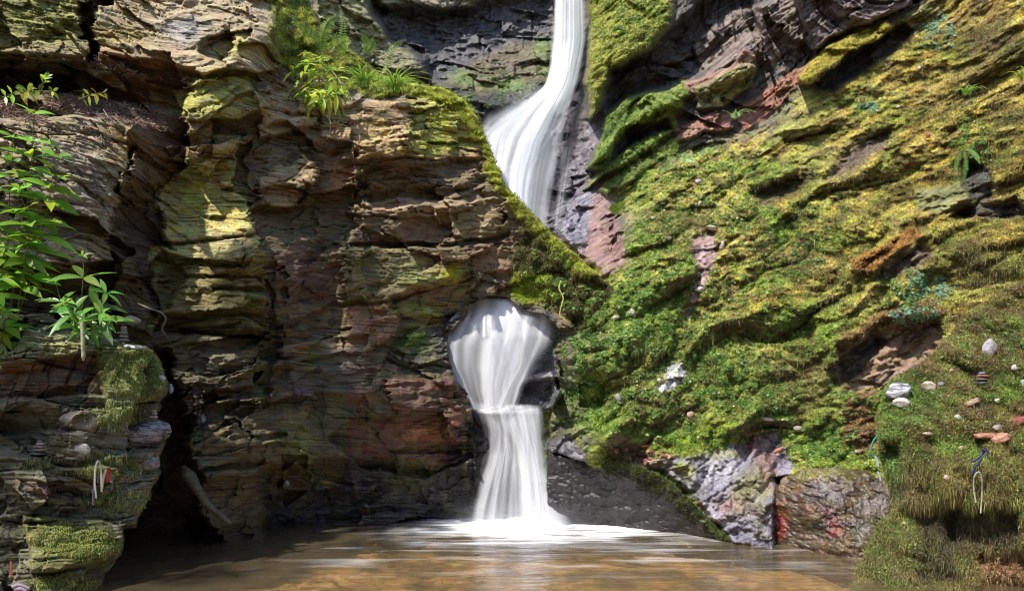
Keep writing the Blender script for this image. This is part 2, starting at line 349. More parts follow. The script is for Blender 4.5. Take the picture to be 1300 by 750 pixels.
A.spots([(60,30,60,20,(.22,.22,.07)),(30,15,40,18,MOSSC,.8),(230,38,28,16,(.30,.29,.33)),(150,45,34,12,(.30,.26,.07),.8),(280,95,40,8,(.34,.33,.09),.7),(250,130,30,14,(.33,.34,.08),.7),
 (300,60,14,14,LIC,.6),(110,240,45,40,(.27,.24,.21)),(150,190,14,30,(.38,.32,.17),.8),(270,232,9,32,(.44,.36,.17),.8),(250,250,16,26,(.38,.4,.10),.7),(300,260,14,24,(.42,.42,.14),.7),(225,240,16,14,(.2,.23,.07),.7),(300,310,20,10,(.42,.38,.24),.7),
 (420,140,18,10,(.40,.36,.33),.7),(400,165,20,10,(.4,.3,.24),.6),(490,160,16,30,(.42,.33,.15),.7),(560,150,16,30,(.32,.36,.05),.7),(550,185,30,8,(.3,.38,.05),.7),(430,222,14,20,(.33,.17,.11),.8),
 (530,355,30,16,(.27,.29,.12),.8),(575,345,10,9,(.38,.42,.05),.9),(540,370,28,6,(.33,.2,.14),.8),(560,325,20,8,(.32,.22,.17),.7),(470,330,25,14,(.13,.12,.05),.7),(520,395,30,10,(.24,.25,.08),.7),(525,432,20,14,(.12,.2,.03),.9),(548,400,12,12,(.35,.34,.12),.6),
 (300,452,26,12,(.26,.22,.18),.8),(270,440,10,24,(.18,.19,.15),.7),(330,480,16,30,(.13,.15,.06),.7),(420,460,20,18,(.17,.18,.13),.7),(375,560,18,26,(.24,.27,.08),.8),(390,590,8,40,(.28,.28,.10),.7),(350,600,10,26,(.30,.24,.13),.8),(270,590,10,12,(.2,.2,.13),.8),
 (420,540,26,26,(.13,.14,.08),.6),(460,505,20,10,(.28,.18,.14),.8),(545,552,26,9,(.5,.27,.12),.8),(450,600,40,20,(.09,.07,.10),.6),(520,600,30,20,(.10,.12,.03),.6),(300,610,20,30,(.22,.18,.10),.6),(575,540,14,30,(.25,.13,.09),.7),(450,470,24,18,(.20,.15,.14),.7),(380,490,14,12,(.18,.14,.18),.7),
 (415,605,10,10,(.35,.32,.08),.8),(330,270,8,30,(.3,.17,.12),.4),(470,120,30,10,(.25,.22,.22),.7)])
A.poly([(640,236),(668,256),(702,283),(742,322),(792,356),(840,430),(744,432),(716,400),(690,380),(660,350),(652,330),(664,300)], col=(.12,.12,.035), moss=1., soft=7)
A.poly([(655,345),(700,350),(705,378),(660,392),(650,370)], -.05, col=(.26,.33,.035), moss=.75, soft=4)
A.poly([(352,-40),(392,-10),(440,60),(535,104),(600,120),(632,190),(644,236),(630,210),(612,160),(590,136),(540,118),(480,124),(430,112),(372,96),(356,80),(362,60),(345,30)], col=(.30,.33,.045), moss=1., soft=5)
A.poly([(520,104),(562,109),(592,124),(610,150),(627,190),(645,234),(668,258),(700,292),(730,322),(760,348),(750,360),(716,334),(688,306),(656,272),(632,244),(612,200),(596,162),(576,138),(540,124),(520,120)], -.03, col=(.36,.39,.05), moss=1., soft=5)
A.poly([(340,-20),(352,0),(350,48),(364,74),(356,90),(345,60),(342,40)], -.04, col=(.2,.2,.05), moss=.6, soft=2)
A.poly([(655,385),(700,398),(704,412),(660,398),(600,386),(580,402),(560,440),(552,420),(590,385),(610,372)], col=(.05,.045,.055), wet=1., soft=4)
A.moss = np.maximum(A.moss, (sstep(.15,.5,fbm(A.PX/30,A.PY/20,4,91))*sstep(1.,0.,np.hypot((A.PX-555)/45,(A.PY-165)/38))*.8))
A.moss = np.maximum(A.moss, .7*sstep(.1,.5,fbm(A.PX/20,A.PY/12,4,93))*sstep(1.,.2,np.hypot((A.PX-528)/24,(A.PY-432)/18)))
A.moss = np.maximum(A.moss, .5*sstep(.1,.5,fbm(A.PX/20,A.PY/12,4,95))*sstep(1.,.2,np.hypot((A.PX-520)/45,(A.PY-605)/24)))
A.moss = np.maximum(A.moss, .55*sstep(.15,.5,fbm(A.PX/20,A.PY/12,4,97))*sstep(1.,.2,np.hypot((A.PX-40)/90,(A.PY-25)/40)))
cA = cells(A.PX/7.5,A.PY/6.5,781)[1]; A.D += A.moss*.035*(cA-.5); A.col *= (1.15-.5*sstep(.35,.8,cA)*A.moss)[...,None]
A.outline([(-200,-200),(330,-200),(372,-60),(388,-5),(412,38),(452,70),(482,94),(520,106),(562,111),(590,126),(607,150),(624,190),(642,234),(666,260),(692,288),(716,310),(738,328),(762,350),(788,370),(820,400),
  (830,440),(740,440),(708,420),(692,402),(668,397),(655,389),(641,377),(620,377),(606,384),(596,389),(599,400),(585,410),(572,427),(569,440),(572,458),(580,480),(597,500),(603,530),(606,580),(605,620),(602,664),(600,800),(-200,800)], amp=1.8, back=1.1, w=3.5)
A.D += arm*(-.09*(.6-cells(A.PX/13,A.PY/11,777)[1]))+kn*(-.26*(.6-cells(A.PX/24,A.PY/17,778)[1])-.08*(.6-cells(A.PX/9,A.PY/8,790)[1]))
A.col = lerp(A.col, np.array((.14,.10,.05)), (.75*kn*sstep(.0,.35,fbm(A.PX/18,A.PY/12,4,780)))[...,None])
A.col *= 1-(.35*np.clip(arm+kn,0,1)*sstep(-.1,.4,fbm(A.PX/16,A.PY/12,4,779)))[...,None]
A.col = A.col*lerp(np.array((1.0,.95,.78)), np.array((1,1,1)), A.moss[...,None])*lerp(.84, .54, sstep(300,480,A.PY-.12*(A.PX-300)))[...,None]  # lower cliff colour darkened to deepen its shade
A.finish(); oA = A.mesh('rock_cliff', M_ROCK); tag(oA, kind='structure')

# ============ gorge behind and mossy slope ============
B = Face(330, 1440, -150, 790, 1.25, [(340,-140,13),(340,60,13),(450,0,13.6),(560,40,14),(650,20,14.2),(650,110,13.4),(600,150,12.6),(560,200,12.5),(705,20,14.2),(745,20,13.6),(700,140,12.8),(640,200,12.2),(700,280,11.2),(730,200,12.2),
 (600,380,10.6),(690,380,10.4),(590,500,9.9),(690,480,9.9),(600,560,9.55),(690,560,9.4),(600,680,9.6),(700,680,9.3),(720,560,8.95),(760,665,9.05),(780,580,8.85),(900,570,8.45),(930,685,8.0),(1000,590,8.05),(985,688,7.84),(1080,705,7.15),(1100,600,7.6),
 (720,450,9.15),(760,400,9.3),(900,400,9.05),(900,490,8.75),(1000,400,8.7),(1100,400,8.2),(1200,400,7.8),(1290,380,7.2),(800,300,10.1),(900,250,10.15),(1000,250,9.75),(1100,250,9.2),(1200,200,9.0),(1290,200,8.1),(1290,0,9.2),(1200,50,10.0),(1100,110,10.3),
 (1000,200,10.3),(930,170,11.1),(850,210,11.0),(1000,50,11.3),(850,50,11.6),(780,60,12.0),(780,200,11.5),(765,290,11.0),(740,330,10.6),(1100,20,10.9),(800,-130,12.3),(1100,-130,11.6),(1400,-130,9.4),(1420,300,6.9),(1300,600,6.9),(1420,700,6.4),(1200,700,7.0),(1000,770,7.8),(800,770,8.8),(500,300,13),(400,500,13)], .3)
slope = sstep(-25, 25, sdist([(690,400),(740,380),(745,340),(790,330),(810,270),(760,240),(800,215),(860,205),(985,170),(1040,100),(1140,40),(1220,-20),(1300,-160),(1500,-160),(1500,800),(690,800)], B.wx, B.wy))
ur = sstep(-10, 30, B.PX-760)*(1-slope)
t = strata(B, .60, (1.1,1.1,1.1,1.1), 300, mask=(.35+.75*ur)*(1-slope))
B.v60 = B.v
# basin walls: near-horizontal beds
bas = sstep(20, -20, B.PX-745)
vb = B.Z+.18*B.X+.15*fbm(B.X*.8, B.Z*.8, 4, 5)
B.D += bas*(.22*(_h(np.floor(vb/.34), np.floor(B.X/.9+_h(np.floor(vb/.34),0*vb,3)*3), 8)-.5)+.07*fbm(B.X*3,B.Z*6,5,6)+.14*ridged(B.X*1.1,vb*2.4,4,7))
# slope: dipping ledges with mossy noses and undercut feet
ca, sa = math.cos(.62), math.sin(.62)
su = B.X*ca+B.Z*sa; sv = B.Z*ca-B.X*sa
sv = sv+.28*fbm(su*.7, sv*.9, 4, 401)
led = 0
for k, (th, am) in enumerate(((.95,.30),(.38,.12),(.16,.02))):
    w = sv/th+.6*fbm(su*.45, sv*.6, 3, 410+k)
    i = np.floor(w); fr = w-i
    gate = sstep(-.35, .35, vnoise(su*.8/th**.5, i*5.1, 420+k))
    led = led+am*gate*(-(1-np.abs(fr-.42)/.58)**2*np.sign(1)+1.0*np.clip(.20-fr,0,1)/.20*.55)
lump = .09*fbm(B.X*2.1, B.Z*2.1, 4, 431)+.05*np.abs(fbm(B.X*6, B.Z*6, 4, 433))*-1+.018*fbm(B.X*22, B.Z*22, 3, 435)
cb = cells(su*3.1, sv*5.2, 436); cb2 = cells(su*8, sv*11, 437); big = fbm(su*.75, sv*1.9, 4, 438)
B.D += slope*(led*1.1+lump*1.2-.16*(.55-cb[1])*sstep(-.3,.3,vnoise(B.X*1.1,B.Z*1.1,439))-.085*(.5-cb2[1])+.16*big)
B.brk = fbm(B.X*3, B.Z*6, 4, 440)
p = B.poly
B.col[:] = (.075,.065,.06)
ms = slope[...,None]
n1 = fbm(B.X*1.2, B.Z*1.2, 5, 450)[...,None]; n2 = fbm(su*1.0, sv*3.2, 5, 455)[...,None]; n3 = fbm(B.X*5, B.Z*5, 4, 460)[...,None]
mc = lerp(np.array((.20,.205,.055)), np.array((.17,.225,.05)), sstep(-.1,.35,n1))
mc = lerp(mc, np.array((.27,.20,.06)), sstep(.0,.42,n2)*.68)
mc = lerp(mc, np.array((.09,.065,.03)), sstep(.12,.42,-n3)*.7)
gx = sstep(980,1180,B.PX)[...,None]*sstep(420,250,B.PY)[...,None]
mc = lerp(mc, np.array((.26,.19,.05)), gx*.5*sstep(-.3,.3,n3))
mc = lerp(mc, np.array((.19,.115,.04)), gx*.55*sstep(-.1,.35,-n2)); mc = lerp(mc, np.array((.12,.20,.04)), sstep(380,520,B.PY)[...,None]*.35)
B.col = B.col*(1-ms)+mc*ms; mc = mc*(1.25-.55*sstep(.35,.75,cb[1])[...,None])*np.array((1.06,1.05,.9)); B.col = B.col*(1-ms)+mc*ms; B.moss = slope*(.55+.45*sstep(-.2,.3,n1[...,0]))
B.mc = mc
# --- basin
p([(400,-60),(460,-60),(470,20),(500,55),(540,75),(545,95),(480,110),(400,60)], -.9, .2, 0, 6, (.17,.16,.085))
p([(455,-60),(640,-60),(600,10),(560,14),(520,5),(480,10)], -.3, 0, 0, 5, (.2,.17,.12))
p([(470,10),(560,14),(600,8),(700,-10),(705,60),(700,160),(620,130),(560,110),(545,92),(500,50)], .25, 0, 0, 8, (.05,.048,.055), wet=.5)
p([(600,80),(650,55),(700,60),(700,105),(690,130),(620,140),(560,112)], -.3, 0, -.2, 6, (.085,.07,.04), wet=.4)
p([(560,108),(610,120),(690,100),(700,125),(640,160),(570,135)], -.3, 0, -.3, 5, (.05,.05,.045), moss=.35, wet=.6)
p([(742,-20),(765,-20),(760,90),(745,160),(700,240),(690,280),(720,320),(745,310),(735,250),(770,180),(760,110)], .0, .2, 0, 8, (.10,.085,.10), wet=1.)
p([(715,60),(745,60),(740,130),(720,200),(700,270),(680,260),(690,200)], .3, .1, 0, 6, (.07,.062,.07), wet=1.)
p([(728,255),(760,225),(775,235),(785,290),(800,330),(770,352),(740,330),(712,300)], -.15, .15, -.1, 5, (.17,.105,.095), wet=.8, moss=0)
p([(712,262),(740,240),(758,236),(748,280),(738,320),(708,296)], -.05, .15, -.1, 5, (.15,.14,.17), wet=1., moss=0)
p([(560,330),(702,330),(704,420),(700,520),(560,520)], .35, 0, 0, 4, (.06,.055,.065), wet=1, warp=False)
# mossy shoulder right of the upper fall
p([(752,-60),(860,-60),(850,20),(835,55),(800,75),(775,90),(765,120),(750,150),(745,90)], -.55, .1, -.25, 7, (.21,.22,.04), moss=1.)
p([(775,92),(840,55),(870,20),(930,-30),(960,-30),(960,40),(900,90),(850,112),(800,122),(770,135)], .75, 0, 0, 7, (.07,.062,.062), moss=0)
for q, c in (([(770,150),(800,122),(850,112),(870,100),(875,120),(820,150),(790,165),(768,200),(750,210)],(.14,.19,.04)),
          ([(790,158),(845,120),(870,130),(856,150),(800,175),(770,215),(745,215)],(.15,.2,.04)),
          ([(770,215),(800,180),(860,150),(862,165),(800,205),(740,240)],(.16,.21,.045))):
    p(q, -.35, 0, -.5, 4, c, moss=.9)
p([(800,160),(850,150),(855,165),(800,185),(775,205),(780,185)], .30, 0, 0, 4, (.055,.05,.05), moss=0)
# bare dipping slabs; overhang shade put into the dark upper ones
p([(880,60),(920,20),(985,0),(1040,-40),(1100,-60),(1060,0),(1010,60),(960,90),(900,110)], -.25, .1, .25, 4, (.14,.11,.095), moss=0)
p([(1000,-20),(1100,-60),(1180,-40),(1150,10),(1090,35),(1050,50),(1035,70),(1028,45)], -.55, .1, .5, 3, (.085,.068,.065), moss=0)
p([(1020,50),(1060,0),(1140,-20),(1160,5),(1100,35),(1050,48),(1032,66)], -.15, .1, .4, 2, (.12,.09,.085), moss=0)
p([(870,105),(925,85),(945,60),(960,70),(950,95),(905,118),(880,130)], -.15, 0, .1, 2, (.2,.12,.085), moss=0)
p([(880,112),(940,80),(960,84),(952,110),(920,135),(885,140)], -.28, .1, .1, 2, (.17,.16,.07), moss=0)
p([(930,142),(985,105),(1040,70),(1045,90),(1010,115),(975,150),(945,165)], -.10, 0, -.1, 3, (.19,.095,.06), moss=0)
p([(760,240),(800,205),(860,170),(870,185),(830,210),(770,250)], -.1, 0, -.3, 4, (.13,.17,.04), moss=1)
p([(900,145),(935,140),(930,165),(890,172),(860,178),(858,165)], -.2, 0, 0, 3, (.22,.12,.09), moss=.2)
# features of the mossy slope
p([(1014,100),(1028,78),(1050,58),(1090,38),(1122,28),(1135,34),(1112,52),(1075,66),(1060,85),(1040,98),(1030,108),(1016,108)], -.55, .1, -.6, 3, (.30,.26,.045), moss=1)
p([(1032,108),(1062,84),(1078,66),(1115,50),(1150,30),(1160,40),(1128,70),(1085,100),(1060,115),(1034,116)], .35, 0, 0, 4, (.05,.042,.04), moss=0)  # hollow under the moss lip, the lip's shadow put into the colour
p([(950,245),(1010,222),(1040,228),(1010,245),(965,262)], .30, 0, 0, 9, (.085,.06,.035), moss=.6)
p([(930,210),(985,180),(1010,195),(1005,225),(945,243)], -.22, 0, -.15, 8)
p([(1062,205),(1100,175),(1136,165),(1124,190),(1085,215),(1050,228)], .30, 0, 0, 10, (.095,.07,.05), moss=.35)
p([(1115,345),(1165,312),(1187,318),(1180,330),(1140,350),(1105,358)], .18, 0, 0, 6, (.10,.075,.05), moss=.2)
p([(1085,330),(1160,285),(1172,298),(1110,345),(1085,345)], -.2, 0, -.2, 3, (.27,.15,.04), moss=.9)
p([(1158,240),(1200,238),(1232,228),(1240,262),(1200,270),(1162,268)], -.05, 0, .3, 3, (.13,.13,.05), moss=0)
p([(1225,262),(1290,250),(1310,275),(1240,280),(1205,275)], .35, 0, 0, 5, (.05,.042,.03), moss=.2)
p([(1225,200),(1260,215),(1262,250),(1240,260),(1222,235)], .3, 0, 0, 5, (.045,.045,.035), moss=.1)
p([(1060,440),(1130,405),(1190,400),(1200,430),(1185,470),(1120,500),(1075,500)], .18, 0, 0, 4, (.17,.115,.075), moss=0, wet=.15)
p([(1050,470),(1110,420),(1125,435),(1080,480),(1060,490)], .22, 0, 0, 4, (.06,.05,.045), moss=0)
p([(1060,430),(1120,400),(1180,380),(1200,395),(1130,415),(1080,440)], -.12, 0, -.2, 4, (.20,.13,.05), moss=.9)
p([(1090,480),(1180,455),(1185,470),(1120,492)], -.1, 0, 0, 2, (.19,.13,.10), moss=0)
p([(1075,500),(1120,495),(1125,560),(1085,580),(1070,560)], .0, 0, 0, 4, (.16,.09,.045), moss=.5)
p([(780,350),(830,318),(880,320),(880,345),(840,380),(795,400),(775,380)], -.22, 0, -.1, 8)
p([(878,300),(905,290),(912,320),(900,350),(885,385),(870,410),(866,402),(885,350)], .12, 0, 0, 4, (.26,.18,.17), moss=.12, wet=.8)
p([(845,465),(866,458),(872,478),(855,492),(838,500),(834,492),(846,484)], .02, 0, 0, 3, (.45,.43,.46), moss=0, wet=1.)
# wet slab at foot of slope
p([(700,590),(800,600),(860,640),(925,700),(925,780),(700,780)], .5, 0, 0, 5, moss=0)
p([(985,610),(1050,598),(1110,610),(1135,650),(1135,780),(985,780)], .5, 0, 0, 5, moss=0)
p([(810,585),(870,582),(905,566),(950,560),(985,545),(1010,590),(990,640),(990,700),(930,690),(890,640),(850,605)], -.08, .1, -.2, 4, (.15,.14,.18), moss=0, wet=1.)
p([(690,560),(720,552),(740,575),(762,608),(735,600),(700,575)], -.05, .2, -.3, 3, (.21,.20,.23), moss=0, wet=1)
p([(840,555),(900,535),(950,540),(930,560),(880,578),(845,580)], -.05, 0, 0, 6, (.20,.26,.035), moss=1)
B.spots([(870,595,14,10,(.17,.2,.04),.9),(930,640,22,12,(.22,.12,.09),.6),(955,555,14,18,(.2,.09,.07),.8),(960,610,20,14,(.15,.13,.06),.6),(815,588,18,8,(.33,.23,.18),.8),(905,600,16,12,(.30,.29,.32),.7),(885,625,14,10,(.10,.10,.09),.7),(945,625,16,22,(.12,.12,.05),.8),(915,575,30,8,(.14,.15,.04),.7),(975,590,12,30,(.16,.09,.07),.7),(900,650,10,14,(.22,.2,.23),.7),
 (925,595,14,16,(.26,.25,.28),.6),(965,640,10,40,(.13,.13,.06),.6),(745,560,10,12,(.1,.1,.1),.6)])
for x, y, rx, ry in ((800,440,60,30),(760,420,40,40),(830,380,50,30),(960,480,50,26),(1040,560,40,20),(1160,520,40,30),(900,460,40,20),(740,500,30,30),(820,550,50,20)):
    B.spots([(x,y,rx,ry,(.12,.21,.035),.5)])
for x, y, rx, ry in ((1020,480,60,35),(840,520,50,22),(1240,330,50,30),(1010,330,30,20),(860,280,40,20),(1260,60,50,30),(760,440,18,30)):
    B.spots([(x,y,rx,ry,(.10,.075,.03),.6)])
for x, y, rx, ry in ((700,85,10,12),(690,60,14,10),(590,100,20,8),(650,110,20,8)): B.spots([(x,y,rx,ry,(.08,.13,.03),.7)])
# lip ledge inside the hole, rocks at its right side
p([(656,478),(700,470),(712,500),(700,520),(652,520)], -.80, .1, -.3, 3, (.10,.10,.12), wet=1., moss=0, warp=False)
p([(664,440),(700,430),(712,480),(656,486)], -.45, .1, 0, 4, (.16,.15,.17), wet=1., moss=0, warp=False)
# the opening's right jamb: pushes everything left of it back
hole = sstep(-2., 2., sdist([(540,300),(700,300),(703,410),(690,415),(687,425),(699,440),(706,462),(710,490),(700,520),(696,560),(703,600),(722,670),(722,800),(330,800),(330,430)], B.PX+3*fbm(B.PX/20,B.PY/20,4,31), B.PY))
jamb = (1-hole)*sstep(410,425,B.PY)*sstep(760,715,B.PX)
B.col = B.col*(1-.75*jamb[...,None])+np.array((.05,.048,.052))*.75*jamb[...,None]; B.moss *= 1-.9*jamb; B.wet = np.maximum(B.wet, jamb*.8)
hz = sstep(330, 390, B.PY)
B.D += hole*hz*.55
B.D[:] = np.where((B.D > 15.5), 15.5, B.D)
B.D -= B.moss*.02*np.clip(fbm(B.X*16,B.Z*16,3,470),-1,1)
cb3 = cells(su*15, sv*18, 480); B.D += B.moss*(.022*(cb3[1]-.5)+(1-slope)*(.10*(cells(su*5,sv*6,484)[1]-.5)+.06*fbm(su*6,sv*8,4,485)))
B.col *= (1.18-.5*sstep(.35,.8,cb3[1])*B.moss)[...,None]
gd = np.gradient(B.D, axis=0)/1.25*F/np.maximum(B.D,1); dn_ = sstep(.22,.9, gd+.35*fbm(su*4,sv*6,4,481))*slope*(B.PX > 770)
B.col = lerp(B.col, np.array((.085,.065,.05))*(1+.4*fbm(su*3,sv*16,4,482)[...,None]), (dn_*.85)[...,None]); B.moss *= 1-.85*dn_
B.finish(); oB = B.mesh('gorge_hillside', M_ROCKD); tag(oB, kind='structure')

# ============ near left rock buttress ============
C_ = Face(-260, 240, 395, 900, 1.1, [(-250,400,6.2),(0,410,6.5),(0,450,6.2),(100,440,6.4),(200,430,6.9),(215,480,6.7),(100,560,6.1),(0,560,6.0),(190,560,6.5),(185,650,6.35),(150,720,6.1),(130,745,5.85),(0,650,5.8),(0,745,5.4),(-250,745,5.0),(150,880,5.7),(0,880,5.3),(-250,880,5.0),(150,650,6.2)], .3)
strata(C_, -.03, (.9,1.,1.1,1.), 500)
C_.col[:] = (.13,.12,.075)
p = C_.poly
p([(-260,400),(0,405),(60,425),(128,420),(120,446),(60,455),(0,465),(-260,460)], -.14, 0, .0, 2, (.23,.21,.11))
p([(-260,462),(60,456),(120,448),(138,470),(130,500),(-260,520)], .14, 0, .15, 3, (.15,.10,.06))
p([(-260,520),(70,500),(120,505),(125,545),(-260,560)], .06, 0, .1, 3, (.12,.10,.06))
p([(120,435),(160,440),(200,440),(212,480),(206,500),(150,530),(130,500)], -.10, -.1, -.1, 4, (.18,.2,.06), moss=.8)
p([(-260,572),(60,578),(66,600),(-260,610)], -.05, 0, .2, 2, (.13,.13,.08))
p([(20,600),(130,590),(170,600),(120,640),(20,640)], -.08, 0, .1, 3, (.14,.13,.08))
p([(30,655),(130,660),(158,672),(155,700),(100,720),(40,728),(36,690)], -.16, 0, -.05, 2.5, (.14,.14,.05))
p([(50,732),(110,722),(125,745),(110,780),(50,790)], -.05, 0, .1, 3, (.12,.12,.06))
C_.spots([(60,435,60,12,(.26,.27,.12),.8),(30,470,60,8,(.22,.13,.08),.7),(150,545,20,30,(.22,.23,.19),.7),(150,600,30,20,(.2,.2,.08),.6),(140,520,20,20,(.16,.19,.09),.8),(60,620,50,12,(.18,.12,.09),.6),(100,690,50,25,(.17,.19,.04),.7),(170,620,20,40,(.28,.26,.19),.5),(30,540,40,30,(.10,.10,.05),.6)])
mz = fbm(C_.PX/22, C_.PY/12, 4, 510)
def ell(x, y, rx, ry): return sstep(1.15, .5, np.hypot((C_.wx-x)/rx, (C_.wy-y)/ry))
mm = np.maximum.reduce([ell(172,470,38,38), ell(150,525,40,20), ell(140,590,50,18), ell(150,635,50,20), ell(100,685,60,26), ell(70,590,50,12)*.6, ell(80,740,50,14)])
C_.moss = np.clip(mm*sstep(-.35,.15,mz), 0, 1)
C_.col = lerp(C_.col, np.array((.17,.19,.04)), (C_.moss*.8)[...,None])
C_.outline([(-270,395),(60,398),(110,420),(160,435),(188,440),(206,462),(216,490),(204,512),(200,530),(214,545),(212,562),(203,580),(205,600),(192,622),(180,650),(172,668),(158,672),(156,698),(138,728),(125,748),(128,910),(-270,910)], amp=3, back=.9, w=7)
C_.finish(); oC = C_.mesh('rock_buttress', M_ROCK); tag(oC, kind='structure')

# ============ near right mossy bank ============
E = Face(1050, 1560, 330, 900, 1.1, [(1130,480,6.9),(1110,540,6.7),(1115,600,6.6),(1110,660,6.6),(1085,720,6.45),(1080,750,5.9),(1080,880,5.9),(1200,420,7.3),(1200,500,6.6),(1300,380,7.0),(1300,450,6.5),(1300,520,6.2),(1200,580,6.1),(1200,650,6.0),(1200,740,5.8),(1300,600,5.9),(1300,740,5.7),(1450,400,6.6),(1450,740,5.3),(1180,640,6.05),(1200,880,5.7),(1450,880,5.3)], .3)
ce = cells(E.X*4.5,E.Z*3.2,607)[1]; ce2 = cells(E.X*13,E.Z*9,608)[1]
ce3 = cells(E.X*26,E.Z*20,609)[1]; E.D += .03*(ce3-.5)+.05*ridged(E.X*2.2,E.Z*1.5,3,610)
E.D += .17*fbm(E.X*2.3, E.Z*2.3, 5, 601)-.13*(.55-ce)-.05*(.5-ce2)-.07*np.abs(fbm(E.X*6,E.Z*3.5,4,602))+.02*fbm(E.X*20,E.Z*20,3,603)
E.brk = fbm(E.X*4, E.Z*6, 4, 604)
n1 = fbm(E.X*2, E.Z*2, 5, 605)[...,None]; n3 = fbm(E.X*7, E.Z*7, 4, 606)[...,None]
mc = lerp(np.array((.15,.14,.04)), np.array((.13,.18,.035)), sstep(-.1,.3,n1)); mc = lerp(mc, np.array((.13,.09,.045)), sstep(-.15,.3,-n3)*.75)
E.col = mc*(1.25-.6*sstep(.3,.8,ce)[...,None]); E.moss[:] = 1
p = E.poly
p([(1200,640),(1300,640),(1300,700),(1200,690)], .22, 0, 0, 8, (.05,.042,.03))
p([(1240,700),(1450,690),(1450,790),(1235,790)], .25, 0, 0, 6, (.20,.12,.06), moss=.15)
p([(1160,650),(1210,640),(1220,740),(1170,740)], .12, 0, 0, 8, (.06,.05,.03))
p([(1120,560),(1140,560),(1160,620),(1135,640),(1120,620)], .2, 0, 0, 6, (.05,.045,.03))
E.spots([(1130,700,50,40,(.10,.11,.035),.5),(1150,510,30,30,(.14,.23,.05),.5),(1130,590,16,24,(.13,.25,.05),.6)])
E.outline([(1118,500),(1130,480),(1165,462),(1200,430),(1225,400),(1260,372),(1310,350),(1400,320),(1600,300),(1600,920),(1070,920),(1080,750),(1086,725),(1100,690),(1118,660),(1135,640),(1122,600),(1114,560),(1112,530)], amp=5, back=1.0, w=12)
E.finish(); oE = E.mesh('mossy_bank', M_ROCK); tag(oE, kind='structure')

# ============ boulders at the pool's edge ============
def boulder(ctrl, out, name, label, cols, seed, box, w=9, am=1.):
    G = Face(*box, 1.0, ctrl, .2); G.brk = fbm(G.X*4, G.Z*6, 4, seed)
    G.D += am*(.05*fbm(G.X*2,G.Z*2,4,seed+1)+.03*ridged(G.X*5+G.Z*3,G.Z*7,4,seed+2)+.012*fbm(G.X*22,G.Z*22,4,seed+3))
    return G
G1 = boulder([(690,570,8.95),(750,585,8.72),(805,588,8.35),(850,612,8.2),(890,645,8.0),(932,690,7.82),(700,690,9.12),(760,665,9.0),(850,680,8.5),(700,620,8.98),(900,720,8.2),(700,760,9.1),(930,760,8.0)],0,'','',0,910,(680,960,560,780))
G1.D -= .02; G1.col[:] = (.024,.022,.023); G1.wet[:] = .6; G1.D += .035*ridged(G1.X*1.5-G1.Z*1.2,G1.Z*3,3,931)+.006*fbm(G1.X*14,G1.Z*20,4,932)
mk = sstep(22,4,sdist([(700,570),(745,590),(800,600),(850,630),(890,665),(960,720),(960,780),(680,780),(680,620)],G1.wx,G1.wy)+12)
G1.moss = np.clip(mk*sstep(720,760,G1.PX)*sstep(-.4,.1,fbm(G1.PX/14,G1.PY/10,4,912)),0,1)
G1.col = lerp(G1.col, np.array((.11,.14,.035)), (.85*G1.moss)[...,None])
G1.outline([(694,572),(718,578),(742,586),(765,584),(806,587),(832,598),(854,612),(872,630),(892,648),(912,668),(934,688),(945,780),(690,780)], amp=2, back=.5, w=4)
G1.finish(); tag(G1.mesh('boulder', M_BOUL), 'dark wedge shaped boulder with a mossy top right of the falls', 'boulder')
G2 = boulder([(985,692,7.8),(1080,708,7.05),(1040,640,7.35),(1000,600,7.75),(1060,592,7.6),(1120,620,7.3),(1125,690,7.0),(1040,700,7.35),(980,640,7.8),(1040,760,7.4)],0,'','',0,920,(960,1160,575,780))
n3 = fbm(G2.X*7,G2.Z*7,4,925)[...,None]
G2.col = lerp(np.array((.085,.048,.034)), np.array((.05,.04,.024)), sstep(-.3,.3,n3)); G2.wet[:] = .8
G2.D += .03*np.abs(fbm(G2.X*9,G2.Z*9,4,926))
G2.spots([(1052,625,22,26,(.15,.12,.14),.5),(1058,668,10,10,(.17,.035,.03),.7),(988,672,10,26,(.17,.035,.03),.7),(1040,650,14,8,(.15,.05,.04),.5),(1030,600,40,6,(.14,.12,.06),.7),(1110,650,16,40,(.16,.14,.14),.6),(1000,690,40,8,(.06,.05,.04),.7)])
G2.D -= .06; G2.moss = np.clip(.6*sstep(-.1,.4,-n3[...,0])+.6*sstep(615,596,G2.PY+8*n3[...,0]),0,1); G2.D += .05*fbm(G2.X*4,G2.Z*4,4,927); G2.col = lerp(G2.col, np.array((.12,.12,.035)), (.6*G2.moss)[...,None])
G2.outline([(974,640),(982,618),(1000,602),(1030,592),(1062,590),(1096,596),(1126,606),(1150,640),(1140,780),(975,780),(976,660)], amp=5, back=.5, w=22)
G2.finish(); tag(G2.mesh('boulder', M_BOUL), 'rounded reddish brown wet boulder at the right edge of the pool', 'boulder')
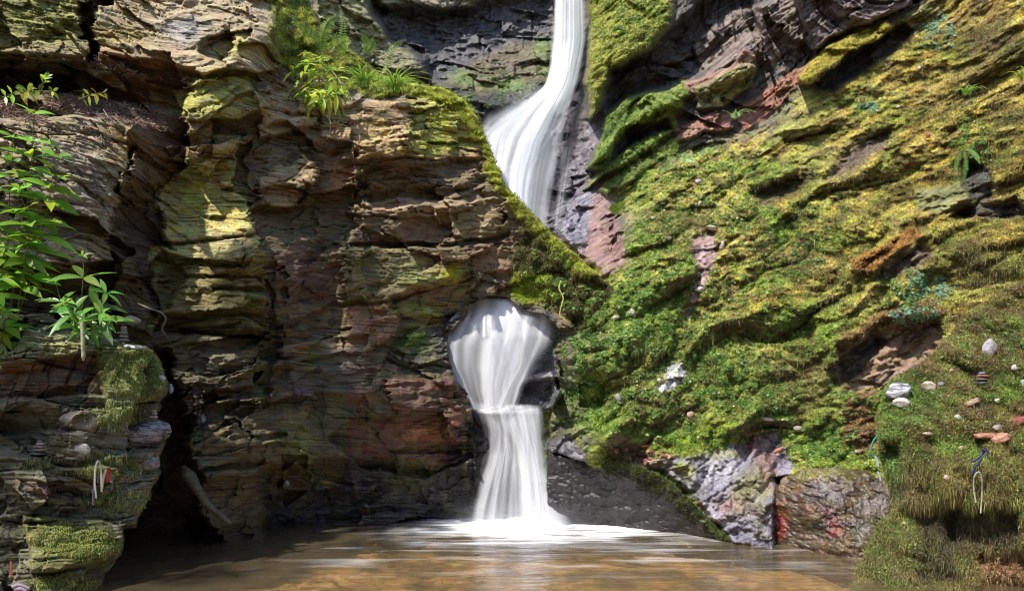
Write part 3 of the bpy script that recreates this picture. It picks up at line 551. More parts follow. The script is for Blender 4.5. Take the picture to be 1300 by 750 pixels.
# ---------------------------------------------------------------- water
def water_mat():
    m, nt = mat('falling_water')
    out = N(nt,'ShaderNodeOutputMaterial'); tr = N(nt,'ShaderNodeBsdfTransparent')
    d = N(nt,'ShaderNodeBsdfDiffuse'); d.inputs[0].default_value = (.84,.86,.90,1); t = N(nt,'ShaderNodeBsdfTranslucent'); t.inputs[0].default_value = (.84,.86,.90,1)
    g = N(nt,'ShaderNodeBsdfGlossy'); g.inputs['Roughness'].default_value = .35
    m1 = N(nt,'ShaderNodeMixShader'); m1.inputs[0].default_value = .4; L(nt,d.outputs[0],m1.inputs[1]); L(nt,t.outputs[0],m1.inputs[2])
    m2 = N(nt,'ShaderNodeMixShader'); m2.inputs[0].default_value = .06; L(nt,m1.outputs[0],m2.inputs[1]); L(nt,g.outputs[0],m2.inputs[2])
    a = N(nt,'ShaderNodeAttribute'); a.attribute_name = 'dens'
    m3 = N(nt,'ShaderNodeMixShader'); L(nt,a.outputs['Fac'],m3.inputs[0]); L(nt,tr.outputs[0],m3.inputs[1]); L(nt,m2.outputs[0],m3.inputs[2]); L(nt,m3.outputs[0],out.inputs[0])
    return m
M_FALL = water_mat()
def interp(pts, n):
    pts = np.array(pts, float); s = np.r_[0, np.cumsum(np.hypot(*np.diff(pts[:,:2],axis=0).T))]; s /= s[-1]
    t = np.linspace(0, 1, n); o = np.stack([np.interp(t, s, pts[:,k]) for k in range(pts.shape[1])], -1)
    k = max(3, n//14)|1; ker = np.hanning(k+2)[1:-1]; ker /= ker.sum()
    for c in range(o.shape[1]):
        q = np.pad(o[:,c], k//2, mode='reflect', reflect_type='odd'); o[:,c] = np.convolve(q, ker, 'valid')
    return o
def sheets(name, Ls, seed0=0):
    VV=[]; FF=[]; DD=[]; base=0
    for q in Ls:
        l = interp(q['l'], 170); r = interp(q['r'], 170); nu = 150; u = np.linspace(0,1,nu)
        U, V = np.meshgrid(u, np.linspace(0,1,170)); s = q.get('seed',0)
        q3 = l[:,None,:]*(1-u[None,:,None])+r[:,None,:]*u[None,:,None]
        uu = U+.03*fbm(U*3, V*2, 2, s+3)
        k = q.get('k', 22)*.75; kv = q.get('kv', 1.6)
        st = .42*fbm(uu*k, V*kv, 2, s)+.58*fbm(uu*k*.3, V*kv*.7, 2, s+9)
        D = q3[...,2]-q.get('bulge',.12)*np.sin(math.pi*U)-.02*st
        W = P(q3[...,0], q3[...,1], D)
        fe = q.get('fe', .16)
        e = sstep(0, fe, U+.05*fbm(uu*5, V*5, 2, s+5))*sstep(0, q.get('fr', fe), 1-U+.05*fbm(uu*5+9, V*5, 2, s+6))
        ev = sstep(0, q.get('ft',.03), V)*sstep(0, q.get('fb',.03), 1-V)
        dens = np.clip((q.get('d',.8)+q.get('c',.6)*st), 0.0, 1)*e*ev
        if 'prof' in q: dens = dens*np.interp(U+.02*st, np.linspace(0,1,len(q['prof'])), q['prof'])
        if 'vprof' in q: dens = dens*np.interp(V, np.linspace(0,1,len(q['vprof'])), q['vprof'])
        i = np.arange(170*nu).reshape(170,nu)
        FF.append(np.stack([i[:-1,:-1],i[1:,:-1],i[1:,1:],i[:-1,1:]],-1).reshape(-1,4)+base); base += 170*nu
        VV.append(W.reshape(-1,3)); DD.append(dens.ravel())
    o = raw_mesh(name, np.concatenate(VV), np.concatenate(FF), M_FALL, True); set_f(o,'dens',np.concatenate(DD))
    return tag(o, kind='structure')
sheets('waterfall', [
 dict(l=[(703,-30,13.0),(703,20,12.95),(701,60,12.9),(697,90,12.8),(690,118,12.6),(684,140,12.4)], r=[(744,-30,13.0),(745,20,12.95),(746,55,12.9),(738,95,12.8),(730,125,12.6),(722,150,12.3)], d=.62, c=.6, k=9, kv=.8, seed=1, fe=.16, fb=.12),
 dict(l=[(702,-30,12.8),(700,30,12.75),(698,80,12.7),(688,110,12.5),(664,130,12.2),(634,146,11.9),(612,166,11.7),(604,205,11.5),(604,310,11.0)], r=[(742,-30,12.8),(744,50,12.75),(734,100,12.6),(727,125,12.4),(721,150,12.2),(715,180,11.9),(707,215,11.6),(701,250,11.35),(696,310,11.0)], d=.5, c=.65, k=15, kv=.7, seed=21, fe=.10, prof=[.5,.7,.95,1,1,1,1,.85,.65]),
 dict(l=[(705,40,12.5),(700,95,12.4),(680,120,12.2),(655,140,11.9),(632,170,11.6),(624,215,11.4),(640,310,10.9)], r=[(736,40,12.5),(731,105,12.3),(722,130,12.1),(708,170,11.8),(690,215,11.5),(680,250,11.25),(690,310,10.9)], d=.42, c=.8, k=13, kv=.5, seed=31, fe=.3, ft=.2),
 dict(l=[(700,105,12.4),(655,122,12.1),(622,140,11.9),(600,160,11.8)], r=[(712,130,12.3),(670,160,12.0),(630,190,11.7),(600,230,11.5)], d=.35, c=.4, k=8, kv=.5, seed=41, fe=.35, ft=.2, fb=.2),
 dict(l=[(744,10,12.9),(742,60,12.8),(733,100,12.6),(722,150,12.2),(712,200,11.8),(700,290,11.0)], r=[(749,10,12.9),(751,60,12.8),(742,100,12.6),(734,150,12.2),(728,200,11.9),(716,290,11.1)], d=.12, c=.5, k=6, kv=1.2, seed=51, fe=.4),
])
sheets('waterfall', [
 dict(l=[(590,374,9.56),(570,408,9.42),(559,438,9.34),(562,470,9.30),(578,500,9.29),(594,522,9.28)], r=[(690,380,9.55),(712,402,9.45),(708,430,9.42),(688,462,9.38),(668,490,9.34),(658,520,9.32)], d=.85, c=.9, k=13, kv=.5, seed=61, fe=.02, fr=.16, bulge=.03, ft=.06),
 dict(l=[(600,385,9.45),(590,430,9.2),(596,480,9.2),(606,519,9.24)], r=[(660,385,9.45),(684,425,9.3),(662,475,9.26),(650,519,9.26)], d=.25, c=.8, k=9, kv=.3, seed=71, fe=.3, ft=.2),
 dict(l=[(652,395,9.4),(655,430,9.25),(650,465,9.22),(634,495,9.22),(622,518,9.22)], r=[(694,405,9.42),(680,440,9.3),(672,470,9.28),(656,498,9.26),(650,518,9.24)], d=.1, c=.6, k=6, kv=.6, seed=75, fe=.4),
])
sheets('waterfall', [
 dict(l=[(598,510,9.42),(600,515,9.38),(603,524,9.34),(610,545,9.3),(610,575,9.28),(597,610,9.2),(585,645,9.12),(574,676,9.08)], r=[(688,513,9.44),(691,518,9.4),(692,524,9.36),(695,545,9.31),(697,575,9.25),(708,610,9.15),(722,645,9.1),(740,676,9.05)], d=.58, c=.95, k=15, kv=.6, seed=81, fe=.2, ft=.03, bulge=.12, prof=[.5,.85,1,1,1,1,1,.8,.5]),
 dict(l=[(606,514,9.36),(622,540,9.27),(640,565,9.2),(648,610,9.1),(650,676,9.0)], r=[(690,516,9.37),(691,540,9.28),(694,575,9.2),(700,620,9.1),(708,676,9.0)], d=.35, c=.9, k=11, kv=.5, seed=91, fe=.25, bulge=.10),
 dict(l=[(630,545,9.25),(618,590,9.15),(602,640,9.05),(590,676,9.0)], r=[(655,545,9.2),(650,590,9.1),(645,640,9.0),(648,676,8.98)], d=.3, c=.8, k=8, kv=.5, seed=95, fe=.4, ft=.3),
 dict(l=[(597,508,9.4),(599,515,9.35),(602,527,9.28)], r=[(686,511,9.42),(690,518,9.37),(692,529,9.3)], d=.35, c=.4, k=3, kv=2, seed=99, fe=.2, ft=.4, fb=.4),
])
# spray mound where the fall strikes the pool
sheets('waterfall', [
 dict(l=[(540,664,8.95),(545,676,8.8),(535,690,8.5)], r=[(800,664,8.9),(800,676,8.7),(810,690,8.4)], d=.6, c=.6, k=8, kv=1.5, seed=111, fe=.35, ft=.5, fb=.5, bulge=.25),
 dict(l=[(592,656,9.05),(585,668,8.95),(578,680,8.75)], r=[(722,656,9.0),(735,668,8.9),(745,680,8.7)], d=.75, c=.4, k=8, kv=1.5, seed=121, fe=.25, ft=.7, fb=.4, bulge=.25),
 dict(l=[(560,625,9.0),(550,650,8.95),(545,676,8.9)], r=[(745,625,9.0),(765,650,8.95),(780,676,8.9)], d=.16, c=.15, k=3, kv=1.5, seed=131, fe=.45, ft=.9, fb=.1, bulge=.2),
])
# pool
nx, ny = 620, 420
gx_, gy_ = np.meshgrid(np.linspace(-9, 9, nx), np.linspace(-6, 11.5, ny)**1.0)
yy = np.linspace(0,1,ny)**.6*17.5-6; gy_ = np.repeat(yy[:,None], nx, 1)
wz = .010*fbm(gx_*1.3, gy_*4, 4, 701)+.012*np.exp(-((gx_-.2)**2+(gy_-8.8)**2)/1.2)*fbm(gx_*4,gy_*6,3,702)
px_ = 650+gx_*F/np.maximum(gy_,.5); py_ = HOR+CAMZ*F/np.maximum(gy_,.5)
fo = sstep(7.2, 8.9, gy_+.35*fbm(gx_*.8, gy_*2.5, 4, 703)-.10*np.abs(gx_-.5))*sstep(2.3, .2, np.abs(gx_-.45))
st = fbm(gx_*1.0-.5*gy_, gy_*7, 4, 704)
fo = np.clip(fo*(.75+1.8*st+.6*sstep(8.1,9.,gy_)*sstep(2.2,.8,np.abs(gx_-.2))), 0, .9)
thin = np.clip(.25*sstep(.05,.7,fbm(gx_*.9+.3*gy_, gy_*6, 4, 706))*sstep(5.8,7.2,gy_)*sstep(3.5,1.5,np.abs(gx_-.6)), 0, 1)  # pale streaks painted in place of a whitish reflection
fo = np.maximum(fo, thin)
i = np.arange(nx*ny).reshape(ny,nx)
Fq = np.stack([i[:-1,:-1],i[:-1,1:],i[1:,1:],i[1:,:-1]],-1).reshape(-1,4)
m, nt = mat('pool_water')
out = N(nt,'ShaderNodeOutputMaterial'); tr = N(nt,'ShaderNodeBsdfTransparent'); tr.inputs[0].default_value = (.86,.76,.58,1)
gl = N(nt,'ShaderNodeBsdfGlossy'); gl.inputs['Roughness'].default_value = .10; gl.inputs[0].default_value = (.95,.95,1,1)
fr = N(nt,'ShaderNodeFresnel', IOR=1.36); tc = N(nt,'ShaderNodeTexCoord'); mp = N(nt,'ShaderNodeMapping'); mp.inputs['Scale'].default_value = (1.6,7,1); L(nt,tc.outputs['Object'],mp.inputs[0])
nz = noise(nt, mp.outputs[0], 1.0, 5, .55, .6); bp = N(nt,'ShaderNodeBump', Strength=.5, Distance=.05); L(nt,nz,bp.inputs['Height'])
L(nt,bp.outputs[0],gl.inputs['Normal']); L(nt,bp.outputs[0],fr.inputs['Normal'])
mx = N(nt,'ShaderNodeMixShader'); L(nt, math_(nt,'MULTIPLY_ADD',fr.outputs[0],1.15,.03,clamp=True), mx.inputs[0]); L(nt,tr.outputs[0],mx.inputs[1]); L(nt,gl.outputs[0],mx.inputs[2])
df = N(nt,'ShaderNodeBsdfDiffuse'); df.inputs[0].default_value = (.86,.87,.9,1)
mu = N(nt,'ShaderNodeBsdfDiffuse'); mu.inputs[0].default_value = (.28,.22,.13,1)
m0 = N(nt,'ShaderNodeMixShader'); m0.inputs[0].default_value = .13; L(nt,mx.outputs[0],m0.inputs[1]); L(nt,mu.outputs[0],m0.inputs[2])
a = N(nt,'ShaderNodeAttribute'); a.attribute_name = 'dens'
m3 = N(nt,'ShaderNodeMixShader'); L(nt,a.outputs['Fac'],m3.inputs[0]); L(nt,m0.outputs[0],m3.inputs[1]); L(nt,df.outputs[0],m3.inputs[2]); L(nt,m3.outputs[0],out.inputs[0])
o = raw_mesh('water', np.stack([gx_,gy_,wz],-1).reshape(-1,3), Fq, m, True); set_f(o,'dens',fo.ravel()); tag(o, kind='structure')
# pool bed, reaching out as the ground all round
bz = -.30+.06*fbm(gx_*1.5, gy_*1.5, 4, 710); cid, c1, c2 = cells(gx_*3.2, gy_*3.2, 711); bz = bz+.07*np.clip(.55-c1,0,1)*(cid > .3)
bc = lerp(np.array((.40,.31,.18)), np.array((.16,.125,.075)), sstep(-.4,.4,fbm(gx_*1.1,gy_*1.3,4,712))[...,None])
bc = lerp(bc, np.array((.42,.27,.13)), (sstep(.6,.8,cid)*sstep(.6,.1,c1+.3*fbm(gx_*5,gy_*5,4,713)))[...,None]*.8); bc = lerp(bc, np.array((.36,.30,.18)), (sstep(.25,.1,cid)*sstep(.6,.1,c1+.3*fbm(gx_*5,gy_*5,4,714)))[...,None]*.6)
o = raw_mesh('pool_bed', np.stack([gx_,gy_,bz],-1).reshape(-1,3), Fq, M_ROCK, True); set_col(o, bc.reshape(-1,3)); set_f(o,'wet',np.zeros(nx*ny)); tag(o, kind='structure')
g = np.array([(-200,-200,-.5),(200,-200,-.5),(200,200,-.5),(-200,200,-.5)]); o = raw_mesh('ground', g, np.array([[0,1,2,3]]), rock_mat('forest_earth', base=(.09,.07,.045))); tag(o, kind='structure')
# ---------------------------------------------------------------- scattered moss and small leaves
def pick(f, wgt, n):
    w = np.where(f.ok & (f.PX < 1330) & (f.PX > -40) & (f.PY > -40) & (f.PY < 790), wgt, 0).ravel()
    c = np.cumsum(w); k = np.searchsorted(c, RNG.random(n)*c[-1])
    j = RNG.random((n,2))-.5
    p = f.V.reshape(-1,3)[k]+f.du.reshape(-1,3)[k]*j[:,:1]+f.dv.reshape(-1,3)[k]*j[:,1:]
    return p, f.N.reshape(-1,3)[k], f.col.reshape(-1,3)[k], k
def unit(v): return v/(np.linalg.norm(v,axis=-1,keepdims=True)+1e-9)
def blades(p, n, c, per, ln, wd, up=.35, spread=.8, droop=0., cvar=.45, tip=1.35, k3=False):
    m = len(p); p = np.repeat(p,per,0); n = np.repeat(n,per,0); c = np.repeat(c,per,0); M = m*per
    d = unit(n*.8+np.array([0,0,up])+RNG.normal(size=(M,3))*spread*.6)
    l = ln*(.5+RNG.random((M,1))); s = unit(np.cross(d, RNG.normal(size=(M,3))))*wd*(.6+.8*RNG.random((M,1)))
    p = p+RNG.normal(size=(M,3))*ln*.35-n*.004
    cc = np.clip(c*(1+cvar*RNG.normal(size=(M,1)))*(1+.12*RNG.normal(size=(M,3))), .008, .8)
    if droop:
        q = p+d*l*.3+np.array([0,0,-1.])*l*.35; t = q+np.array([0,0,-1.])*l*(.5+.5*RNG.random((M,1)))+RNG.normal(size=(M,3))*l*.08
        V = np.stack([p-s,p+s,q+s*.8,q-s*.8,t],1); Fq = (np.arange(M)*5)[:,None]
        F3 = np.concatenate([Fq+np.array([0,1,2]),Fq+np.array([0,2,3]),Fq+np.array([3,2,4])])
        C = np.stack([cc*.8,cc*.8,cc,cc,cc*tip],1)
        return V.reshape(-1,3), F3, C.reshape(-1,3)
    V = np.stack([p-s,p+s,p+d*l],1); C = np.stack([cc*.8,cc*.8,cc*tip],1)
    return V.reshape(-1,3), np.arange(M*3).reshape(-1,3), C.reshape(-1,3)
def leaves(p, n, size, c, up=.5, cvar=.25):
    M = len(p); d = unit(n+np.array([0,-.15,up])+RNG.normal(size=(M,3))*.45); a = unit(np.cross(d, RNG.normal(size=(M,3)))); b = np.cross(d,a)
    s = size*(.55+.9*RNG.random((M,1))); p = p+d*s*.6+n*.008*RNG.random((M,1))
    cc = np.clip(c*(1+cvar*RNG.normal(size=(M,1)))*(1+.1*RNG.normal(size=(M,3))), .01, .8)
    V = np.stack([p-a*s, p-a*s*.25+b*s*.75+d*s*.1, p+a*s*.8+b*s*.4, p+a*s*.8-b*s*.4, p-a*s*.25-b*s*.75+d*s*.1],1)
    Fq = (np.arange(M)*5)[:,None]; F3 = np.concatenate([Fq+np.array(t) for t in ((0,1,2),(0,2,3),(0,3,4))])
    return V.reshape(-1,3), F3, np.repeat(cc,5,0)
def merge(name, parts, mat_, label=None):
    b = 0; V=[]; Q=[]; C=[]
    for v,f,c in parts: V.append(v); Q.append(f+b); C.append(c); b += len(v)
    o = raw_mesh(name, np.concatenate(V), np.concatenate(Q), mat_, False); set_col(o, np.concatenate(C)); return tag(o, kind='stuff', label=label)
# carpets
pp, nn, c, k = pick(B, B.moss**1.5, 200000)
c = c*1.45
m1 = blades(pp, nn, c, 5, .021, .0042, droop=0, up=.15, spread=1.1)
pp, nn, c, k = pick(A, A.moss**1.2*(A.moss > .25), 32000); m2 = blades(pp, nn, c*1.35, 5, .026, .004)
pp, nn, c, k = pick(C_, C_.moss**1.2, 26000); m3 = blades(pp, nn, c*1.5, 5, .024, .0035, droop=1)
pp, nn, c, k = pick(E, E.moss, 60000); m4 = blades(pp, nn, c*1.3, 4, .028, .0035)
pp, nn, c, k = pick(G1, G1.moss, 9000); m5 = blades(pp, nn, c*1.3, 4, .026, .004)
pp, nn, c, k = pick(G2, G2.moss, 2500); m6 = blades(pp, nn, c*1.2, 4, .016, .003)
merge('moss', [m1,m2,m3,m4,m5,m6], M_MOSS, 'olive and golden moss carpeting the wet rock slopes')
# hanging strands under noses and on the near bank
nz = np.clip(-B.N[...,2]+.1,0,1)
under = np.zeros(B.PX.shape)
for x,y,rx,ry in ((815,50,38,30),(1060,90,40,22),(1230,30,60,30),(1270,170,40,70),(1200,120,40,40),(1260,330,50,60),(1220,380,60,30),(1000,470,50,50),(960,230,60,40),(1090,250,50,40),(740,350,40,20),(1030,290,40,30),(900,470,40,30),(1150,100,50,30),(900,400,60,60),(1180,260,60,60),(820,470,40,40),(1060,360,60,40),(950,320,40,40)):
    under += sstep(1.1,.3,np.hypot((B.PX-x)/rx,(B.PY-y)/ry))
pp, nn, c, k = pick(B, under*B.moss, 14000); h1 = blades(pp, nn, lerp(c,np.array((.16,.12,.05)),.5), 3, .055, .003, droop=1)
pp, nn, c, k = pick(E, E.moss*sstep(560,600,E.PY-.25*(1180-E.PX))*sstep(-.5,.3,fbm(E.PX/16,E.PY/30,3,640)), 26000); h2 = blades(pp, nn, lerp(c*1.3,np.array((.19,.17,.05)),.4), 4, .05, .0024, droop=1, cvar=.5)
pp, nn, c, k = pick(E, E.moss*(E.PY<600), 7000); h2b = blades(pp, nn, lerp(c*1.25,np.array((.19,.15,.06)),.5), 3, .03, .0024, droop=1)
pp, nn, c, k = pick(A, arm, 3500); h3 = blades(pp, nn, lerp(c,np.array((.16,.11,.04)),.5), 3, .05, .003, droop=1)
merge('hanging_moss', [h1,h2,h2b,h3], M_MOSS, 'brown green moss strands hanging from ledges and the near bank')
# leafy saxifrage-like ground cover
def blobs(f, L_, thr=.0, s=801):
    w = np.zeros(f.PX.shape)
    for x,y,rx,ry,k in L_: w = np.maximum(w, k*sstep(1.2,.3,np.hypot((f.PX-x)/rx,(f.PY-y)/ry)))
    return w*sstep(thr-.1, thr+.25, fbm(f.PX/14, f.PY/11, 4, s))
wB = blobs(B, [(790,420,80,60,1),(840,370,55,40,1),(760,440,50,60,1),(900,480,60,40,.9),(960,500,60,40,1),(1040,560,50,30,1),(740,500,45,50,.8),(1000,420,60,40,.5),(1160,440,30,20,.8),(830,540,60,26,.8),(1230,190,30,60,.8),(780,180,50,50,.8),(800,20,60,50,.6),(1150,370,40,25,1.0),(1000,300,70,70,.35),(1150,460,60,40,.4),(850,440,120,100,.45),(690,90,20,20,.8),(600,125,60,14,.5),(640,100,20,14,.7),(930,560,60,18,.9),(900,330,200,160,.3),(1100,480,60,60,.3)])
wB *= (B.moss > .15)|(B.PX < 720)
pp, nn, c, k = pick(B, wB, 40000)
kc = fbm(pp[:,0]*1.5, pp[:,2]*1.5, 3, 805)[:,None]
c0 = lerp(np.array((.10,.20,.035)), np.array((.19,.32,.055)), sstep(-.3,.4,kc))
l1 = leaves(pp, nn, .0145, c0*.85)
pp, nn, c, k = pick(B, blobs(B, [(1175,365,34,22,1),(1160,400,40,12,.8),(1190,40,26,26,.8),(1105,135,20,10,.6)], -.1), 2600); l1b = leaves(pp, nn, .016, np.array((.22,.38,.26))*np.ones((len(pp),3)))
wE = blobs(E, [(1130,560,30,50,1),(1150,520,50,40,1),(1190,510,50,40,.7),(1250,420,40,30,.6),(1285,600,26,50,.8),(1140,660,40,30,.6),(1230,450,30,30,.8),(1200,560,100,60,.25),(1290,440,20,40,.8),(1150,720,60,40,.3)])
pp, nn, c, k = pick(E, wE, 8500); l2 = leaves(pp, nn, .011, np.array((.13,.24,.05))*np.ones((len(pp),3)), cvar=.3)
wA = blobs(A, [(720,370,40,30,.7),(760,390,40,30,1),(780,400,30,30,1),(700,330,40,30,.3),(470,95,60,20,.4),(410,60,50,50,.6),(380,20,30,40,.5)], -.1)
pp, nn, c, k = pick(A, wA, 5000); l3 = leaves(pp, nn, .016, np.array((.15,.26,.04))*np.ones((len(pp),3)))
merge('leafy_ground_cover', [l1,l1b,l2,l3], M_LEAF, 'small bright green leaves creeping over the mossy slope')
# dry litter: twigs and dead leaves lodged on ledges
def twigs(p, n, per=1, ln=.06, wd=.004, c=(.24,.16,.12)):
    M = len(p); d = unit(RNG.normal(size=(M,3))*np.array([1,.6,.45])); s = unit(np.cross(d, RNG.normal(size=(M,3))))*wd; l = ln*(.4+RNG.random((M,1))); p = p+n*.012+RNG.normal(size=(M,3))*.012
    mid = p+RNG.normal(size=(M,3))*.008
    V = np.stack([p-d*l-s,p-d*l+s,mid-s,mid+s,p+d*l],1); Fq=(np.arange(M)*5)[:,None]
    F3 = np.concatenate([Fq+np.array(t) for t in ((0,1,3),(0,3,2),(2,3,4))])
    cc = np.clip(np.array(c)*(.6+1.3*RNG.random((M,1))**2)*(1+.15*RNG.normal(size=(M,3))), .01, .8)
    return V.reshape(-1,3), F3, np.repeat(cc,5,0)
wl = np.zeros(A.PX.shape)
for x0,y0,x1,y1,h,k in ((118,80,240,104,8,1),(-30,138,60,146,14,1),(60,128,235,160,14,1.2),(395,118,440,126,8,.5),(380,96,420,116,8,.3)):
    t = np.clip((A.PX-x0)/(x1-x0),0,1); w_ = sstep(h,h*.3,np.abs(A.PY-(y0+(y1-y0)*t)))*((A.PX>x0)&(A.PX<x1)); wl = np.maximum(wl,w_*k)
pp, nn, c, k = pick(A, wl, 9000); t1 = twigs(pp, nn, ln=.045, wd=.0035)
pp, nn, c, k = pick(B, blobs(B,[(1000,330,400,260,.3),(900,330,20,60,.5)],-.2), 1500); t2 = twigs(pp, nn, ln=.03, wd=.002, c=(.4,.3,.22))
merge('twig_litter', [t1,t2], leaf_mat('dry_twig',.05,.7), 'pinkish brown dead twigs and leaf litter lodged on the ledges')
wlB = blobs(B,[(818,580,44,9,1),(790,574,20,6,1)],-.4)
pp, nn, c, k = pick(B, wlB, 170); d1 = leaves(pp, nn, .03, np.array((.20,.10,.06))*np.ones((len(pp),3)), up=.9, cvar=.5)
pp, nn, c, k = pick(B, B.moss*(B.PX>760), 260); d2 = leaves(pp, nn, .014, np.array((.5,.4,.3))*np.ones((len(pp),3)), up=.9, cvar=.4)
merge('fallen_leaves', [d1,d2], leaf_mat('dead_leaf',.1,.6), 'rust brown fallen leaves on the foot of the mossy slope')
# ---------------------------------------------------------------- single things
def dat(f, px, py, r=3):
    j = int(np.clip(np.searchsorted(f.xs, px),r,len(f.xs)-r-1)); i = int(np.clip(np.searchsorted(f.ys, py),r,len(f.ys)-r-1))
    return float(np.percentile(f.D[i-r:i+r+1, j-r:j+r+1], 25))
def ico(sub):
    import bmesh
    bm = bmesh.new(); bmesh.ops.create_icosphere(bm, subdivisions=sub, radius=1); bm.verts.ensure_lookup_table()
    V = np.array([v.co[:] for v in bm.verts]); Fc = np.array([[v.index for v in f.verts] for f in bm.faces]); bm.free(); return V, Fc
def sink(px, py, D, w):
    if px < 222 and py > 440: return dat(C_,px,py,4)+.30*w/2*D/F
    return D
ICO4 = ico(4); ICO3 = ico(3)
_mats = {}
def stone_mat(col, rough=.6, vein=None):
    k = (col, rough, vein)
    if k in _mats: return _mats[k]
    m, nt = mat('stone')
    out = N(nt,'ShaderNodeOutputMaterial'); b = N(nt,'ShaderNodeBsdfPrincipled', Roughness=rough); L(nt,b.outputs[0],out.inputs[0])
    tc = N(nt,'ShaderNodeTexCoord'); mp = N(nt,'ShaderNodeMapping'); mp.inputs['Rotation'].default_value = (.3,.45,0); mp.inputs['Scale'].default_value = (9,9,42) if vein else (30,30,60); L(nt,tc.outputs['Object'],mp.inputs[0])
    n1 = noise(nt, mp.outputs[0], 1., 7, .65, .8); n2 = noise(nt, tc.outputs['Object'], 120, 4, .7)
    mx = N(nt,'ShaderNodeMix'); mx.data_type = 'RGBA'; mx.inputs[6].default_value = (*col,1); c2 = vein or tuple(q*.55 for q in col); mx.inputs[7].default_value = (*c2,1)
    L(nt, mrange(nt,n1,.42,.58,0,1), mx.inputs[0]); L(nt, mulcol(nt,mx.outputs[2],mrange(nt,n2,.3,.7,.8,1.2)), b.inputs['Base Color'])
    bp = N(nt,'ShaderNodeBump', Strength=.5, Distance=.006); L(nt, math_(nt,'ADD',n1,n2), bp.inputs['Height']); L(nt,bp.outputs[0],b.inputs['Normal'])
    _mats[k] = m; return m
def stone(name, px, py, D, w, h, col, label, cat, group=None, tilt=0., depth=.7, seed=0, flat=0., ang=.0, vein=None, parent=None, rough=.6, yaw=0.):
    """pebble or slate: w,h are sizes in photo pixels"""
    D = sink(px, py, D, w)
    V, Fc = ICO4 if w > 16 else ICO3; V = V.copy(); r = np.random.default_rng(seed+1)
    if flat:                                   # broken plate: super-ellipsoid with an angular plan
        a = np.arctan2(V[:,1], V[:,0]); nc = 5+seed%3; ph = r.random(nc)*.6+np.arange(nc)*2*math.pi/nc; rad = np.full(len(V), 9.)
        for q in ph: rad = np.minimum(rad, (.62+.25*r.random())/np.maximum(np.cos(a-q), .05))
        e = np.sign(V)*np.abs(V)**.55; V = np.stack([e[:,0]*rad, e[:,1]*rad, e[:,2]*.8],1)
    else:
        col = tuple(q*.72 for q in col)
    for k in range(9 if ang or w < 22 else 5):       # facets
            d = unit(r.normal(size=3)); t = V@d; lim = .62+.25*r.random(); V -= np.maximum(t-lim,0)[:,None]*d*(.9 if ang else .65)
    nz = fbm(V[:,0]*2+seed*3.1+V[:,2], V[:,1]*2+V[:,2]*1.7, 4, seed+50); V *= (1+.10*nz)[:,None]
    s = D/F; V *= np.array([w/2*s, max(w,h)/2*s*depth, h/2*s])
    c, q = math.cos(tilt), math.sin(tilt); X = V[:,0]*c-V[:,2]*q; Z = V[:,0]*q+V[:,2]*c; V = np.stack([X,V[:,1],Z],1)
    c, q = math.cos(yaw), math.sin(yaw); V = np.stack([V[:,0]*c-V[:,1]*q, V[:,0]*q+V[:,1]*c, V[:,2]],1)
    o = raw_mesh(name, V, Fc, stone_mat(col, rough, vein), True, parent); 
    if parent is None: o.location = P(px,py,D).tolist(); tag(o, label, cat, group)
    return o
WHT=(.72,.70,.68); SLA=(.30,.22,.19); GRYS=(.34,.33,.33)
S = stone
S('quartz_boulder', 187, 550, 6.28, 58, 34, (.50,.47,.52), 'large white and grey veined stone lodged on the left buttress edge', 'stone', tilt=.18, depth=.8, seed=3, vein=(.05,.045,.06))
S('rounded_stone', 189, 587, 6.25, 28, 24, (.38,.37,.34), 'round banded grey stone just below the veined white one', 'stone', tilt=-.1, seed=5, vein=(.10,.10,.09))
S('embedded_stone', 100, 537, 5.98, 50, 34, (.20,.165,.12), 'broad flat-faced brown stone set in the shaded left rock', 'stone', seed=8, ang=1, depth=.35, vein=(.12,.10,.08))
S('slate_tablet', 171, 441, 6.55, 30, 7, (.75,.76,.78), 'thin pale blue white slate lying on the moss at the left buttress top', 'slate', tilt=-.12, flat=1, seed=11, depth=.8)
S('pebble', 168, 406, 7.0, 22, 11, (.5,.45,.35), 'pale oval pebble resting on the ledge above the left buttress', 'pebble', seed=12)
S('quartz_chip', 206, 480, 6.3, 10, 7, WHT, 'small white chip beside the glassy blue one on the left moss', 'stone', tilt=-.6, seed=13, ang=1)
S('glass_chip', 217, 493, 6.35, 6, 14, (.5,.62,.75), 'small pale blue upright chip at the tip of the left buttress', 'stone', seed=14, ang=1, rough=.2)
S('slate_tablet', 103, 572, 5.9, 24, 22, (.38,.36,.34), 'grey pointed slate leaning behind two flat stones on the left ledge', 'slate', tilt=.15, flat=0, ang=1, seed=15, depth=.3)
S('flat_stone', 92, 581, 5.85, 24, 6, (.33,.31,.28), 'long thin flat stone in front of the pointed slate on the left ledge', 'stone', flat=1, seed=16)
S('flat_stone', 77, 578, 5.86, 13, 5, (.4,.32,.26), 'small pinkish flat stone left of the long thin one on the ledge', 'stone', flat=1, seed=17)
for k,(dy,w_) in enumerate(((577,30),(572.5,24),(568.5,19),(565,15),(562,11))):
    S('cairn_stone', 51+(k%2)*1.5, dy-1.5, 5.92, w_, 5, (.25+.03*k,.2+.02*k,.17+.02*k), ['lowest','second','third','fourth','topmost'][k]+' flat stone of the brown cairn on the left ledge', 'stone', 'stones of the brown cairn on the left ledge', flat=1, seed=20+k)
for k,(dy,w_) in enumerate(((680.5,22),(675.5,13),(671.5,11),(668,9))):
    S('cairn_stone', 147+(k==1)*1, dy, 6.0, w_, 5, (.42,.36,.30), ['lowest','second','third','topmost'][k]+' stone of the little cairn on the mossy ledge above the pool', 'stone', 'stones of the little cairn above the pool', flat=1, seed=30+k)
